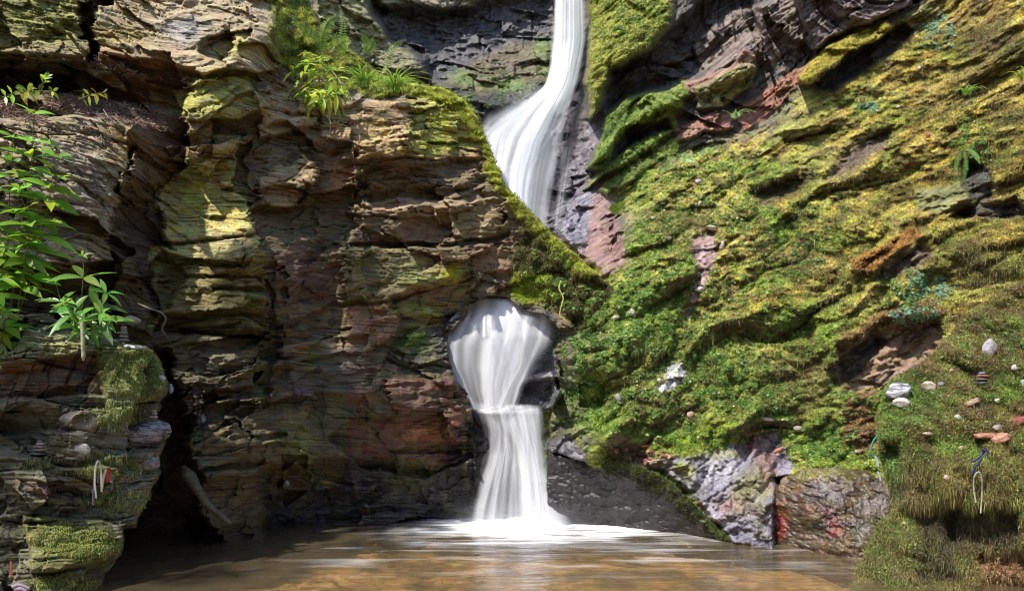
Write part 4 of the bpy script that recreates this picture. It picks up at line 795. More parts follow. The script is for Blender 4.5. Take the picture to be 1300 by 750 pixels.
S('pebble', 135, 679, 5.98, 7, 7, (.62,.5,.46), 'round pinkish white pebble beside the little cairn above the pool', 'pebble', seed=36)
for k,(dy,w_) in enumerate(((432,17),(427,12),(423,14),(419,9),(416,10))):
    S('cairn_stone', 157+(k%2), dy, 6.75, w_, 5, (.36,.30,.25), ['lowest','second','third','fourth','topmost'][k]+' stone of the slim cairn behind the pale blue slate', 'stone', 'stones of the slim cairn behind the pale slate', flat=1, seed=40+k)
for k,(dy,w_) in enumerate(((529,12),(525,9),(521.5,8))):
    S('cairn_stone', 196, dy, 6.3, w_, 4.5, (.5,.38,.34), ['lowest','second','topmost'][k]+' pink stone of the tiny cairn above the veined white stone', 'stone', 'stones of the tiny pink cairn', flat=1, seed=46+k)
S('pebble', 257, 532, dat(A,257,532)-.03, 10, 13, (.42,.42,.43), 'small grey stone wedged in the cracked dark cliff', 'pebble', seed=50)
S('quartz_chip', 364, 613, dat(A,364,613)-.02, 7, 9, (.6,.52,.44), 'pale chip set in the dark alcove of the cliff', 'stone', seed=51, ang=1)
S('quartz_chip', 358, 150, dat(A,358,150)-.04, 7, 5, (.6,.5,.3), 'little ochre chip on the sunlit cliff shelf', 'stone', seed=52, ang=1)
def on(f, px, py, off=.03): return dat(f,px,py,4)+.004
S('dark_stone', 1140, 496, on(E,1140,500,.05), 32, 22, (.12,.12,.14), 'blackish speckled stone above the round white one on the right bank', 'stone', seed=60, ang=1, vein=(.45,.45,.48), tilt=.2)
S('white_stone', 1144, 511, on(E,1144,516,.08), 22, 13, (.80,.76,.70), 'bright white stone directly below the blackish one', 'stone', seed=61, tilt=-.08)
S('pink_stone', 1180, 491, on(E,1180,491), 20, 14, (.62,.48,.38), 'pinkish white stone right of the blackish stone', 'stone', seed=62, tilt=-.3, ang=1)
S('upright_slate', 1257, 443, on(E,1257,446,.05), 21, 27, (.46,.44,.46), 'pale grey pointed slate standing upright in the right bank moss', 'slate', seed=63, ang=1, depth=.22)
S('slate_plate', 1231, 511, on(E,1231,511,.04), 34, 8, (.33,.22,.17), 'brown slate plate sloping out of the bank below the dark stack', 'slate', tilt=.42, seed=64, flat=1)
S('slate_plate', 1252, 553, on(E,1252,555,.05), 34, 9, (.42,.2,.13), 'rust coloured slate plate under the orange leaf on the bank', 'slate', tilt=.02, seed=65, flat=1)
S('slate_plate', 1269, 556, on(E,1269,556,.10), 28, 15, (.45,.22,.14), 'orange red pointed slate overlapping the rust plate', 'slate', tilt=.35, seed=66, flat=1)
S('slate_plate', 1292, 534, on(E,1290,534,.06), 34, 12, (.30,.10,.08), 'glossy dark red slate at the right picture edge', 'slate', tilt=.2, seed=67, flat=1, rough=.3)
for k,(dy,w_) in enumerate(((486,22),(481.5,20),(477,18),(473.5,10))):
    S('cairn_stone', 1247-(k==1)*2, dy, on(E,1247,484,.06), w_, 4, [(.12,.11,.11),(.15,.12,.11),(.32,.13,.09),(.18,.18,.3)][k], ['lowest dark','second dark','reddish','small bluish top'][k]+' slate of the stack beneath the upright pale slate', 'slate', 'slates of the dark stack on the right bank', flat=1, seed=68+k)
for k,(x,y,w_,h_,c,lab) in enumerate(((1267,508,8,7,(.75,.7,.62),'small cream pebble right of the sloping brown slate'),(1288,467,7,9,(.72,.68,.62),'small white pebble high on the right bank'),
    (1216,530,10,9,(.55,.55,.5),'pale greenish grey pebble under the sloping brown slate'),(1266,543,14,11,(.33,.31,.27),'dull grey pebble behind the orange slate'),
    (1196,488,11,8,(.2,.2,.24),'bluish dark pebble right of the pinkish stone'),(1208,471,8,6,(.55,.3,.2),'orange chip above the bluish pebble'),(1179,550,16,7,(.55,.42,.33),'tan flat chip low on the leafy part of the bank'),
    (1220,569,8,9,(.5,.33,.24),'salmon pebble below the rust plates'),(1279,569,8,6,(.4,.45,.6),'pale blue pebble below the orange slate'),(1298,487,6,12,(.45,.5,.62),'blue grey chip at the right picture edge'),
    (1203,606,10,8,(.6,.4,.28),'peach chip hanging in the strands of the right bank'),(1150,664,8,6,(.7,.62,.48),'cream pebble near the foot of the bank'))):
    S('pebble', x, y, on(E,x,y,.03), w_, h_, c, lab, 'pebble', seed=80+k, ang=k%2)
for k,(x,y,w_,h_,c,lab) in enumerate(((903,289,15,6,(.68,.6,.52),'flat white stone at the top of the trickle'),(916,312,7,13,(.62,.53,.45),'upright pale stone beside the trickle'),(889,367,14,8,(.72,.62,.55),'white stone halfway down the trickle'),
    (849,303,9,5,(.6,.55,.45),'small pale stone left of the trickle top'),(785,505,8,12,(.45,.45,.5),'bluish pale chip in the moss right of the falls'),(838,483,10,8,(.7,.62,.55),'cream stone left of the wet white patch'),(887,231,10,8,(.5,.42,.38),'greyish stone in the golden upper moss'),
    (889,259,6,8,(.55,.45,.38),'little stone below the greyish one in the upper moss'),(783,403,12,6,(.6,.55,.45),'pale flat stone above the falls moss'),(804,398,7,14,(.55,.5,.43),'narrow upright stone right of the pale flat one'),(877,526,10,11,(.55,.35,.27),'pinkish chip above the yellow moss patch'),
    (975,532,17,6,(.62,.5,.42),'long pinkish white flake on the lower moss slope'),(1014,544,15,9,(.38,.33,.27),'brown flat stone right of the long flake'),(1089,573,12,6,(.38,.3,.2),'tan flat stone in the shade by the red boulder'),(1167,87,6,5,(.75,.68,.6),'white pebble high on the golden slope'),
    (1140,136,6,5,(.75,.65,.55),'pinkish white pebble below the high white one'),(829,277,6,5,(.6,.5,.4),'tiny stone near the pink wet rock'),(963,335,7,5,(.6,.5,.4),'tiny stone right of the trickle on the slope'))):
    S('slope_stone', x, y, on(B,x,y,.04), w_, h_, c, lab, 'stone', seed=120+k, ang=k%2, tilt=(k%5-2)*.2)
S('dry_leaf', 989, 571, on(B,989,571,.05), 17, 6, (.5,.2,.11), 'single rust red dead leaf on the lower slope above the red boulder', 'leaf', tilt=.5, flat=1, seed=150, depth=.2)
S('dry_leaf', 819, 566, on(B,819,566,.05), 12, 4, (.55,.12,.05), 'small scarlet dead leaf above the heap of fallen leaves', 'leaf', tilt=.2, flat=1, seed=151, depth=.2)
# --- tubes and strips
def tube(pts, rads, seg=8):
    pts = np.array(pts, float); rads = np.broadcast_to(np.array(rads,float),(len(pts),)); V=[]; Q=[]
    T = unit(np.gradient(pts,axis=0)); up = np.array([.13,.97,.2])
    for i,(p_,t_,r_) in enumerate(zip(pts,T,rads)):
        a = unit(np.cross(t_,up)); b = np.cross(t_,a)
        for k in range(seg): q = k*2*math.pi/seg; V.append(p_+r_*(a*math.cos(q)+b*math.sin(q)))
    for i in range(len(pts)-1):
        for k in range(seg): Q.append([i*seg+k,i*seg+(k+1)%seg,(i+1)*seg+(k+1)%seg,(i+1)*seg+k])
    n = len(V); V += [pts[0],pts[-1]]; 
    for k in range(seg): Q.append([n,(k+1)%seg,k,k]); Q.append([n+1,(len(pts)-1)*seg+k,(len(pts)-1)*seg+(k+1)%seg,(len(pts)-1)*seg+(k+1)%seg])
    return np.array(V), np.array(Q)
def smooth_path(pp_, n=40):
    pts = P([q[0] for q in pp_],[q[1] for q in pp_],[q[2] for q in pp_]); t = np.linspace(0,1,len(pts)); T = np.linspace(0,1,n); o = np.stack([np.interp(T,t,pts[:,k]) for k in range(3)],1)
    for _ in range(max(1,n//(len(pts)*1))): o[1:-1] = (o[:-2]+2*o[1:-1]+o[2:])/4
    return o
def quads_to(V, Q): return np.where(Q==Q, Q, Q)
def tube_obj(name, path, r0, r1, col, label, cat, group=None, rough=.6, vein=None, parent=None, seg=8):
    q = smooth_path(path) if not isinstance(path, np.ndarray) else path
    V, Q = tube(q, np.interp(np.linspace(0,1,len(q)),[0,.12,.5,.93,1],[r0*.35,r0,(r0+r1)/2,r1,r1*.3]), seg)
    V = V*1.0; V[:len(q)*seg] += (V[:len(q)*seg]-np.repeat(q,seg,0))*(.35*fbm(V[:len(q)*seg,0]*9+V[:len(q)*seg,1]*5,V[:len(q)*seg,2]*9,4,61))[:,None]
    T = np.concatenate([Q[:,[0,1,2]], Q[Q[:,2]!=Q[:,3]][:,[0,2,3]]])
    o = raw_mesh(name, V, T, stone_mat(col, rough, vein), True, parent)
    if parent is None: tag(o,label,cat,group)
    return o
tube_obj('pale_root', [(232,592,7.35),(245,612,7.28),(258,633,7.2),(276,652,7.15),(294,664,7.1)], .065, .03, (.06,.048,.026), 'smooth ochre root sloping down the cliff foot above the pool', 'root', vein=(.13,.10,.05))
tube_obj('hanging_stick', [(104,398,5.98),(105,425,5.95),(106,458,5.95)], .019, .016, (.38,.40,.24), 'pale greenish stick hanging straight down below the left leaves', 'stick')
tube_obj('tendril', [(712,356,9.0),(709,366,8.98),(716,378,8.97),(712,390,8.95),(710,402,8.95),(722,408,8.9)], .010, .006, (.45,.50,.08), 'yellow green wavy tendril hanging over the opening in the rock', 'vine')
tube_obj('thin_root', [(414,146,8.95),(420,155,8.9),(419,168,8.9),(414,178,8.95)], .006, .004, (.5,.42,.3), 'thin curved root hanging below the bright fern', 'root')
tube_obj('thin_root', [(131,139,7.1),(138,150,7.05),(150,158,7.0),(160,161,7.0)], .007, .005, (.6,.5,.45), 'thin pale root curling off the upper litter ledge', 'root')
tube_obj('twisted_root', [(175,385,7.4),(190,392,7.3),(205,396,7.25),(212,405,7.2),(204,418,7.2),(216,432,7.2)], .014, .010, (.09,.065,.045), 'twisted dark root beside the pale oval pebble', 'root', vein=(.08,.06,.04))
for k,(a_,b_,c_) in enumerate((((372,118,9.0),(392,110,8.95),(420,104,9.0)),((395,98,9.1),(430,112,9.0),(455,128,8.9)),((420,88,9.2),(438,112,9.1),(452,130,9.0)))):
    tube_obj('dead_stem', [a_,b_,c_], .006, .004, (.45,.36,.30), ['left','middle','right'][k]+' dry stem crossing the litter under the grass tufts', 'twig', 'dry stems under the grass tufts')
def strip(path, wd):
    q = smooth_path(path, 36); T = unit(np.gradient(q,axis=0)); side = unit(np.cross(T, np.array([0,1.,0])+.25*np.array([1.,0,0])))
    s = side*wd/2; nrm = unit(np.cross(T,side))*.0012
    V = np.concatenate([q-s-nrm,q+s-nrm,q+s+nrm,q-s+nrm]); n = len(q); Q=[]
    for a in range(4):
        for i in range(n-1): b = (a+1)%4; Q.append([a*n+i,a*n+i+1,b*n+i+1,b*n+i])
    return V, np.array(Q)
def ribbon(paths, wd, col, label, group=None):
    VV=[];QQ=[];b=0
    for p_ in paths:
        V,Q = strip(p_, wd); VV.append(V); QQ.append(Q+b); b+=len(V)
    return tag(raw_mesh('ribbon', np.concatenate(VV), np.concatenate(QQ), stone_mat(col,.55,tuple(q*.85 for q in col)), True), label, 'ribbon', group)
d_=5.85
ribbon([[(122,632,d_),(120,612,d_),(121,592,d_-.02),(125,583,d_-.04),(128,592,d_),(129,612,d_),(129,622,d_)]], .020, (.62,.62,.5), 'long pale cream ribbon looped on the mossy left rock')
ribbon([[(118,641,d_+.02),(118,625,d_+.02),(120,605,d_+.02)],[(124,612,d_+.02),(125,600,d_)]], .012, (.20,.17,.28), 'thin dark purple cord left of the cream ribbon')
ribbon([[(129,624,d_-.02),(131,608,d_-.04),(135,594,d_-.05),(139,600,d_-.04),(141,612,d_-.03)]], .020, (.60,.50,.40), 'pink and white ribbon loop right of the cream one')
ribbon([[(136,593,d_-.06),(137,602,d_-.06),(136,612,d_-.05)],[(139,596,d_-.05),(141,610,d_-.05)]], .018, (.42,.04,.03), 'bright red ribbon tied over the pink loop')
ribbon([[(142,600,d_),(143,612,d_),(141,622,d_)]], .010, (.08,.22,.12), 'short dark green ribbon end beside the red ribbon')
d2=5.85
ribbon([[(1239,638,d2),(1236,620,d2),(1236,604,d2-.03),(1243,597,d2-.05),(1247,606,d2-.03),(1247,628,d2),(1245,651,d2)]], .012, (.38,.35,.32), 'white ribbon looped low on the right bank')
ribbon([[(1232,586,d2-.1),(1238,584,d2-.12),(1244,580,d2-.14),(1250,571,d2-.14)],[(1234,602,d2-.08),(1238,592,d2-.1),(1242,590,d2-.12),(1246,582,d2-.14)],[(1246,570,d2-.15),(1254,572,d2-.15),(1252,578,d2-.15)]], .018, (.02,.035,.13), 'dark blue knotted ribbon just above the white loop')
d3=6.35
ribbon([[(1114,552,d3-.1),(1108,560,d3-.1),(1104,574,d3-.1),(1110,582,d3-.08)]], .012, (.03,.22,.19), 'teal ribbon among the bright leaves of the right bank')
ribbon([[(1111,578,d3-.1),(1114,586,d3-.1),(1115,592,d3-.1)],[(1114,598,d3-.1),(1117,604,d3-.1),(1118,610,d3-.1)]], .016, (.30,.38,.55), 'pale blue and white cord hanging below the teal ribbon')
ribbon([[(14,712,5.3),(14,724,5.3),(15,732,5.3)]], .022, (.24,.06,.03), 'small red orange ribbon on the bright moss at the lower left corner')
ribbon([[(15,745,5.2),(22,742,5.2),(30,744,5.2),(37,747,5.2)],[(18,748,5.2),(26,747,5.2),(33,750,5.2)]], .030, (.22,.17,.24), 'pale lilac ribbon bundle at the lower left corner')
S('red_chip', 1178, 172, on(B,1178,172), 4, 11, (.5,.12,.07), 'narrow orange red chip hanging on the upper right moss', 'stone', seed=170, ang=1)
# --- plants
def lance(p, d, nrm, ln, wd, droop=.25, seg=5, fold=.25):
    d = unit(d); s = unit(np.cross(d,nrm)); nn_ = np.cross(s,d); V=[];
    prof = [.12,.72,1.,.85,.5,.02]
    for i in range(seg+1):
        t = i/seg; c_ = p+d*ln*t-np.array([0,0,1.])*ln*droop*t*t
        w_ = wd*.5*prof[i]; V += [c_-s*w_+nn_*w_*fold, c_, c_+s*w_+nn_*w_*fold]
    Q=[]
    for i in range(seg):
        a=i*3; Q += [[a,a+1,a+4],[a,a+4,a+3],[a+1,a+2,a+5],[a+1,a+5,a+4]]
    return np.array(V), np.array(Q)
class Foliage:
    def __init__(s): s.V=[];s.Q=[];s.C=[];s.b=0
    def add(s, V, Q, c): s.V.append(V); s.Q.append(Q+s.b); s.C.append(np.tile(np.clip(c,0,1),(len(V),1))); s.b += len(V)
    def build(s, name, parent): 
        o = raw_mesh(name, np.concatenate(s.V), np.concatenate(s.Q), M_LEAF, True, parent); set_col(o, np.concatenate(s.C)); return o
def local(o, root):           # geometry was given in world space: shift it so that the parent can sit at the base
    l = np.array(root.location); n = len(o.data.vertices); a = np.empty(n*3,np.float32); o.data.vertices.foreach_get('co',a); a = a.reshape(-1,3)-l.astype(np.float32); o.data.vertices.foreach_set('co',a.ravel()); o.data.update()
def shrub(name, label, cat, base, stems, leaf, wpx, col, gap=22, per=4, droop=.25, seed=0, group=None, start=.3, rise=.25, sr=.006):
    r = np.random.default_rng(seed); root = empty(name, P(*base).tolist(), label, cat, group); fo_ = Foliage(); SV=[];SQ=[];b=0
    for st in stems:
        q = smooth_path([(a_+r.normal()*3,b_,c_) for a_,b_,c_ in st], 24); V,Q = tube(q, np.linspace(sr,sr*.45,24), 6); SV.append(V); SQ.append(Q+b); b += len(V)
        T = unit(np.gradient(q,axis=0)); Ls = np.linalg.norm(np.diff(q,axis=0),axis=1).sum(); s = st[0][2]/F
        n = max(2,int(Ls*(1-start)/(gap*s)))
        for k in range(n+1):
            t = start+(1-start)*k/n; i = min(23,int(t*23)); ph = r.random()*6.28; sc_ = (.7+.5*r.random())*(1.0 if k<n else .8)*(.75+.25*math.sin(math.pi*t))
            for a in range(per+(k==n)):
                an = ph+a*2*math.pi/(per+(k==n)); t_ = T[i]; e1 = unit(np.cross(t_,[0,1.,.1])); e2 = np.cross(t_,e1)
                d = e1*math.cos(an)+e2*math.sin(an)+t_*rise*(1.5 if k==n else 1)+r.normal(size=3)*.15
                cc = np.array(col)*(.5+.9*r.random())*(1+.12*r.normal(size=3)); cc = cc*np.array((1.5,1.05,1)) if r.random() < .15 else cc; 
                V,Q = lance(q[i]+unit(d)*sr, d, t_*.6+np.array([0,-.7,.4])+r.normal(size=3)*.25, leaf*s*sc_, wpx*s*sc_, droop*(.5+r.random()))
                fo_.add(V,Q,cc)
    Q = np.concatenate(SQ); T3 = np.concatenate([Q[:,[0,1,2]], Q[Q[:,2]!=Q[:,3]][:,[0,2,3]]])
    so = raw_mesh('stem', np.concatenate(SV), T3, stone_mat((.16,.19,.06)), True, root); lo_ = fo_.build('foliage', root)
    local(so,root); local(lo_,root); return root
GRN=(.22,.42,.035)
shrub('leafy_shrub','tall leafy bright green shrub with whorled pointed leaves at the left picture edge','shrub',(10,420,6.5),
 [[(8,420,6.5),(20,330,6.4),(38,230,6.3),(47,145,6.2)],[(0,425,6.5),(4,330,6.4),(10,250,6.3),(14,175,6.2)],[(15,420,6.5),(45,330,6.4),(62,260,6.3),(70,200,6.2)],[(0,430,6.5),(-14,340,6.4),(-18,260,6.2)],
  [(20,420,6.4),(34,350,6.3),(36,290,6.2),(28,240,6.15)],[(0,440,6.4),(-6,400,6.2),(2,350,6.1)],[(-5,450,6.4),(5,420,6.1),(8,395,6.05)]], 38, 13, GRN, gap=21, per=5, seed=1, droop=.3)
shrub('leafy_sprig','low spray of pointed green leaves on the top of the left buttress','shrub',(105,425,6.4),
 [[(105,425,6.4),(104,385,6.3),(108,345,6.2),(112,325,6.2)],[(105,425,6.4),(118,395,6.2),(132,372,6.1)],[(103,425,6.4),(85,390,6.2),(72,358,6.15)],[(105,425,6.35),(95,400,6.1),(84,385,6.0)],[(106,425,6.3),(124,408,6.1),(128,398,6.05)]], 34, 9, (.14,.32,.04), gap=24, per=4, seed=2)
shrub('seedling','tiny lime green seedling standing on the litter ledge at upper left','plant',(58,126,7.0), [[(58,126,7.0),(58,112,6.98),(57,98,6.95)]], 16, 8, (.3,.5,.05), gap=14, per=2, seed=3, start=.75, rise=1.2, sr=.004)
shrub('low_seedling','flat spreading yellow green sprig left of the tiny seedling','plant',(20,124,7.0), [[(5,124,7.0),(28,116,6.95),(62,116,6.9)],[(30,120,7.0),(36,112,6.95)]], 15, 6, (.3,.42,.05), gap=12, per=3, seed=4, start=.1)
shrub('low_seedling','yellow green sprig on the litter ledge right of the rock crack','plant',(115,125,7.2), [[(105,126,7.2),(120,120,7.1),(133,118,7.1)]], 13, 5, (.42,.45,.06), gap=9, per=3, seed=5, start=.1)
shrub('bright_fern','sunlit yellow green leafy plant on the ledge above the central cliff','plant',(400,128,9.2),
 [[(400,128,9.1),(384,105,8.95),(366,80,8.9)],[(402,128,9.1),(395,95,8.95),(388,66,8.9)],[(404,128,9.1),(410,100,8.9),(408,72,8.85)],[(404,130,9.1),(425,110,8.9),(432,88,8.85)],[(402,132,9.0),(418,122,8.8),(438,118,8.75)],[(398,130,9.0),(385,122,8.8),(372,112,8.75)],[(400,132,9.0),(404,126,8.75),(408,118,8.7)]], 22, 7, (.34,.46,.05), gap=10, per=5, seed=6, droop=.4)
def tuft(name, label, px, py, D, n, ln, wpx, col, seed, spread=1., group=None, lean=0.):
    r = np.random.default_rng(seed); root = empty(name, P(px,py,D).tolist(), label, 'grass tuft', group); s = D/F; V=[];Q=[];C=[];b=0
    for k in range(n):
        an = r.random()*6.283; h = (.5+.6*r.random())*ln*s; out_ = spread*(.2+.9*r.random())*h; w_ = wpx*s*(.6+.6*r.random()); o = np.array([r.normal()*2.5*s, r.normal()*2.5*s, 0])
        d = np.array([math.cos(an)+lean, math.sin(an)*.7-.2, 0]); sd_ = unit(np.cross(d,[0,0,1.]))
        if k%2: sd_ = np.array([1.,0,.1])
        for i in range(7):
            t=i/6; p_ = o+d*out_*t**1.5+np.array([0,0,1])*h*(t-.62*t**2.6*min(1.5,spread*1.1)); ww=w_*(1-t)**.6*.5+.0004; V += [p_-sd_*ww,p_+sd_*ww]
        for i in range(6): Q.append([b+2*i,b+2*i+1,b+2*i+3,b+2*i+2])
        C += [np.array(col)*(.75+.5*r.random())]*14; b += 14
    o_ = raw_mesh('blades', np.array(V), np.array(Q), M_LEAF, True, root); set_col(o_, np.array(C)); return root
tuft('grass_tuft','left bright grass tuft on the mossy ridge above the cliff',462,112,9.2,110,40,2.2,(.26,.42,.06),11)
tuft('grass_tuft','right bright grass tuft on the mossy ridge above the cliff',500,118,9.35,150,46,2.2,(.28,.44,.06),12,spread=1.1)
tuft('grass_tuft','small thin grass tuft at the foot of the ridge mosses',478,118,9.1,40,26,1.8,(.3,.4,.08),13)
tuft('spiky_tuft','spiky starry green tuft hanging in the golden moss at upper right',1228,120,8.3,22,26,2.6,(.25,.42,.08),14,spread=1.4)
tuft('spiky_tuft','yellow green spiky tuft cut by the right picture edge',1298,100,7.6,20,30,2.6,(.34,.42,.06),15,spread=1.3)
tuft('slope_grass','wispy pale grass tuft at the foot of the dipping slabs',932,150,10.3,14,22,3,(.3,.45,.16),16,spread=1.2)
tuft('slope_grass','pale wisp of grass on the golden upper slope',1096,132,9.6,14,14,1.6,(.32,.34,.08),17)
for k,(x,y) in enumerate(((1022,255),(1012,275),(1030,315),(1097,130))):
    tuft('dry_grass',['topmost','upper','lower','highest right'][k]+' straw coloured dry blade tuft on the mossy slope',x,y,on(B,x,y,.02),8,18,1.4,(.5,.45,.25),20+k)
def frond(root, path, ln, col, seed, parts):
    r = np.random.default_rng(seed); q = smooth_path(path, 22); T = unit(np.gradient(q,axis=0)); s = path[0][2]/F
    V,Q = tube(q, np.linspace(.004,.0015,22), 5); T3 = np.concatenate([Q[:,[0,1,2]], Q[Q[:,2]!=Q[:,3]][:,[0,2,3]]]); parts[0].add(V,T3,np.array((.2,.2,.06)))
    for i in range(2,22):
        for sg in (-1,1):
            e = unit(np.cross(T[i],[.15*sg,1.,.25]))*sg; L_ = ln*s*math.sin(math.pi*min(1,(i+1)/23)**.7)*(.8+.3*r.random())+.004
            V,Q = lance(q[i], e+T[i]*.45+r.normal(size=3)*.06, np.cross(e,T[i])*sg, L_, L_*.34, .2); parts[0].add(V,Q,np.array(col)*(.75+.5*r.random()))
def fern(label, base, fronds, ln, col, seed, group=None, name='fern'):
    root = empty(name, P(*base).tolist(), label, 'fern', group)
    for k,f_ in enumerate(fronds):
        fo_ = Foliage(); frond(root, f_, ln, col, seed+k, [fo_]); o_ = fo_.build('frond', root); local(o_, root)
    return root
fern('arching fern with green fronds at the back of the mossy knoll',(405,75,10.0),[[(408,75,10.0),(400,50,9.9),(385,36,9.85),(368,34,9.8)],[(410,75,10.0),(408,48,9.9),(416,28,9.85),(430,20,9.85)],[(412,78,10),(425,60,9.9),(438,52,9.85),(446,54,9.8)]],11,(.26,.36,.06),31)
fern('slender upright fern frond rising against the dark basin rock',(432,80,10.1),[[(432,80,10.1),(434,50,10.05),(436,28,10.),(431,8,10.)],[(430,80,10.1),(424,58,10.05),(428,40,10)]],7,(.2,.33,.06),35)
fern('small curled fern frond standing behind the right grass tuft',(492,92,9.9),[[(490,92,9.9),(493,72,9.85),(502,56,9.85),(516,50,9.8)]],6,(.3,.38,.12),38)
fern('little green fern on the ridge between the knoll and the grass tufts',(462,66,10.0),[[(462,70,10.),(466,52,9.95),(458,42,9.9)],[(463,70,10.),(472,58,9.95),(474,46,9.9)]],6,(.2,.32,.06),40)
fern('low fern hanging at the top of the mossy slope below the dark overhang',(850,210,10.6),[[(850,196,10.6),(852,206,10.4),(840,214,10.3),(836,222,10.3)],[(855,198,10.6),(872,200,10.4),(884,206,10.3)],[(852,198,10.6),(856,188,10.45),(858,180,10.4)]],7,(.24,.36,.10),43)
fern('green fern drooping from the shaded niche on the upper right',(1222,190,7.9),[[(1222,190,7.9),(1214,204,7.75),(1212,222,7.7)],[(1224,190,7.9),(1226,210,7.7),(1222,236,7.68)],[(1226,188,7.9),(1238,196,7.75),(1244,208,7.7)]],5,(.14,.27,.05),47)
fern('fresh bright fern sprig beside the pink wet rock',(786,272,10.2),[[(775,272,10.3),(786,262,10.2),(796,254,10.1)],[(776,270,10.3),(782,258,10.2)]],7,(.3,.45,.08),50)
# --- unseen tree added on the left bank, its crown shaped to shade the cliff foot
def make_shade_tree(label, base, trunk, blobs_, nleaf, seed):
    r = np.random.default_rng(seed); root = empty('shade_tree', base, label, 'shade_tree'); q = np.array(trunk, float); t = np.linspace(0,1,len(q)); T = np.linspace(0,1,30); path = np.stack([np.interp(T,t,q[:,k]) for k in range(3)],1)
    for _ in range(6): path[1:-1] = (path[:-2]+2*path[1:-1]+path[2:])/4
    V,Q = tube(path, np.linspace(.28,.10,30), 12); VV=[V];QQ=[Q];b=len(V)
    for c,rd,k in blobs_:
        e = np.array(c,float); a = path[np.argmin(np.linalg.norm(path-e,axis=1))]; mid=(a+e)/2+np.array([0,0,.4])
        tt = np.linspace(0,1,12)[:,None]; pth = (1-tt)**2*a+2*tt*(1-tt)*mid+tt**2*e; V,Q = tube(pth, np.linspace(.07,.015,12), 6); VV.append(V);QQ.append(Q+b);b+=len(V)
    Q = np.concatenate(QQ); T3 = np.concatenate([Q[:,[0,1,2]], Q[Q[:,2]!=Q[:,3]][:,[0,2,3]]])
    o = raw_mesh('trunk', np.concatenate(VV), T3, stone_mat((.16,.12,.08),.8), True, root); local(o,root)
    ps=[]
    for c,rd,k in blobs_:
        n = int(nleaf*k*rd**2); cl = unit(r.normal(size=(max(4,n//22),3)))*rd*r.random((max(4,n//22),1))**.33
        i = r.integers(0,len(cl),n); ps.append(np.array(c)+cl[i]+r.normal(size=(n,3))*.16)
    p_ = np.concatenate(ps)
    for x_,y_,D_,r_ in GAPS:
        d = p_-P(x_,y_,D_); perp = np.linalg.norm(d-(d@SUN)[:,None]*SUN,axis=1); p_ = p_[perp+.1*RNG.normal(size=len(p_)) > r_]
    v,f,c = leaves(p_, unit(r.normal(size=p_.shape)), .06, np.array((.09,.17,.03))*np.ones((len(p_),3)))
    o = raw_mesh('crown', v, f, M_LEAF); set_col(o,c); o.parent = root; local(o,root); return root
SUN = np.array((-.42,-.40,.82)); SUN /= np.linalg.norm(SUN)
GAPS = [(640,450,9.5,.85),(650,560,9.3,.85),(655,640,9.0,.9),(270,245,8.4,.75),(310,285,8.3,.5),(230,265,8.4,.45),(120,200,7.5,.6),(80,250,7.5,.45),(120,290,7.6,.35),(365,240,9,.45),(400,160,9.,.4),(250,165,8.4,.35),(480,170,9.2,.7),(430,145,9,.5),(560,170,9.5,.6),(60,30,8,1.),(250,50,8.5,.9),(340,150,8.9,.4),(270,130,8.5,.4),(40,200,6.3,.7),(20,300,6.3,.5),(70,290,6.3,.35),(110,365,6.2,.35),  # crown leaves cut away so that chosen spots stay sunlit
 (178,465,6.6,.26),(205,485,6.5,.2),(187,550,6.3,.2),(185,600,6.4,.12),(180,640,6.4,.12),(20,690,5.4,.45),(165,420,7.0,.25),(100,430,6.3,.2),(135,600,6.0,.1),(545,552,8.8,.14),(120,690,6.,.14),(375,565,8.5,.12),(300,452,8.2,.16),(620,100,12,2.2),(640,240,10,1.0),(700,700,7,.8),(450,100,9.8,1.2),(500,725,6.6,.5),(545,350,9.1,.25)]
def over(px,py,D,k): return (P(px,py,D)+SUN*k)
bl = []
for (x,y,D,rd,dn) in ((430,480,8.8,1.0,1),(520,560,8.9,1.0,1),(380,600,8.4,1.0,1),(520,400,9.0,.8,.8),(600,600,9.1,.6,.9),(400,380,8.8,.8,.8),(310,420,8.2,.75,.9),(260,470,8.0,.8,1),(300,540,7.9,.9,1),(590,480,9.2,.45,.8),(560,300,9.3,.6,.5),(450,300,9.0,.6,.45),
   (180,560,7.2,1.0,1),(60,620,5.9,.9,1),(20,540,6.2,.8,.9),(90,560,6.1,.5,.7),(-40,700,5.6,1.,1),(120,720,5.9,.7,.7),(250,620,7.5,1.0,1),(300,720,7.4,1.0,1),(180,760,6.5,1.0,.9),(480,690,8.3,.9,.8),(60,500,6.3,.6,.7)):
    bl.append((over(x,y,D,7.2+.8*random.random()), rd, dn))
make_shade_tree('unseen leafy overhanging crown added to shade the cliff foot', (-9.6,2.2,-.4), [(-9.6,2.2,-.4),(-9.3,2.6,2.5),(-8.4,3.4,5.2),(-7.0,4.4,6.6),(-5.5,5.2,7.2)], bl, 420, 77)
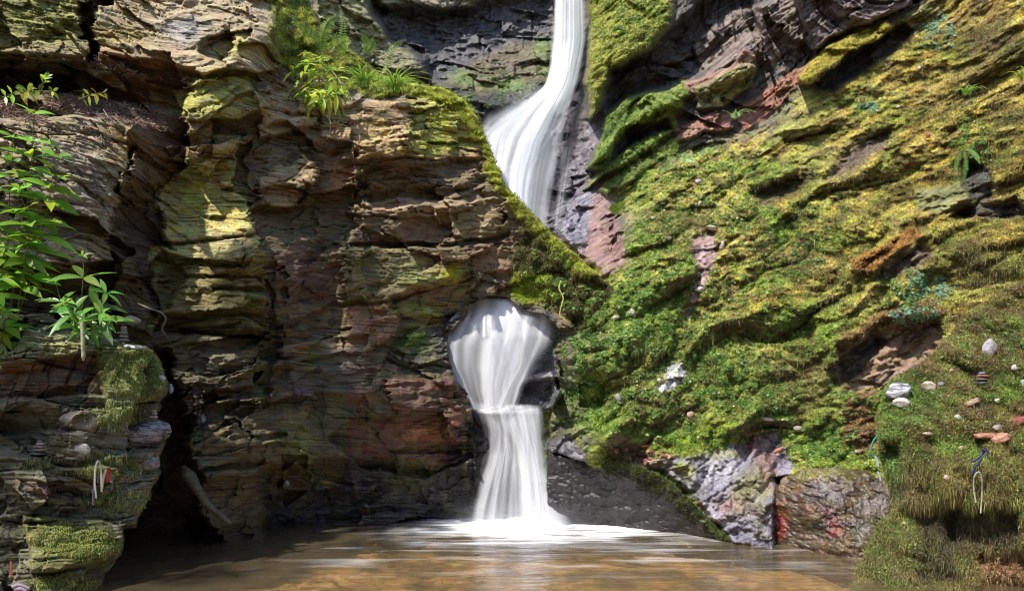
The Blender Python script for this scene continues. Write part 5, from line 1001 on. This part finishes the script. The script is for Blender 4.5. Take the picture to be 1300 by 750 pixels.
# far side of the glen, behind the viewpoint
ang = np.linspace(math.radians(150), math.radians(390), 140); hh = np.linspace(0,1,50); AA,HH = np.meshgrid(ang,hh)
R_ = 9.5+HH*5+.9*fbm(AA*4,HH*4,4,900); gx2 = R_*np.cos(AA); gy2 = 2.5+R_*np.sin(AA)*.95; gz2 = -.6+HH*9+.5*fbm(AA*7,HH*6,4,901)
i = np.arange(140*50).reshape(50,140); Q = np.stack([i[:-1,:-1],i[:-1,1:],i[1:,1:],i[1:,:-1]],-1).reshape(-1,4)
o = raw_mesh('glen_bank', np.stack([gx2,gy2,gz2],-1).reshape(-1,3), Q, rock_mat('bank_earth', base=(.055,.06,.025)), True); tag(o, kind='structure')
# ---------------------------------------------------------------- light, camera
w = bpy.data.worlds.new('World'); sc.world = w; w.use_nodes = True; nt = w.node_tree; nt.nodes.clear()
bg = N(nt,'ShaderNodeBackground'); sky = N(nt,'ShaderNodeTexSky'); o_ = N(nt,'ShaderNodeOutputWorld')
to_sun = np.array((-.42,-.40,.82)); to_sun /= np.linalg.norm(to_sun)
el = math.asin(to_sun[2]); az = math.atan2(to_sun[0], to_sun[1])
sky.sky_type = 'NISHITA'; sky.sun_disc = False; sky.sun_elevation = el; sky.sun_rotation = az
L(nt, sky.outputs[0], bg.inputs[0]); bg.inputs[1].default_value = .15; L(nt, bg.outputs[0], o_.inputs[0])
ld = bpy.data.lights.new('sun', 'SUN'); ld.energy = 4.1; ld.angle = math.radians(1.2); ld.color = (1,.94,.84)
lo = bpy.data.objects.new('sun', ld); COL.objects.link(lo)
from mathutils import Vector
lo.rotation_euler = Vector(to_sun).to_track_quat('Z','Y').to_euler()
cd = bpy.data.cameras.new('camera'); cam = bpy.data.objects.new('camera', cd); COL.objects.link(cam); sc.camera = cam
cam.location = (0,0,CAMZ); cam.rotation_euler = (math.pi/2,0,0)
cd.sensor_width = 36; cd.lens = 24.0; cd.shift_y = (HOR-375)/1300; cd.clip_end = 500; cd.clip_start = .05
sc.view_settings.view_transform = 'Standard'; sc.view_settings.look = 'None'; sc.view_settings.gamma = 1; sc.view_settings.use_curve_mapping = False
sc.view_settings.exposure = 0.9
sc.cycles.max_bounces = 8; sc.cycles.transparent_max_bounces = 24; sc.cycles.use_denoising = True; sc.cycles.denoising_prefilter = 'ACCURATE'; sc.cycles.filter_width = 1.05
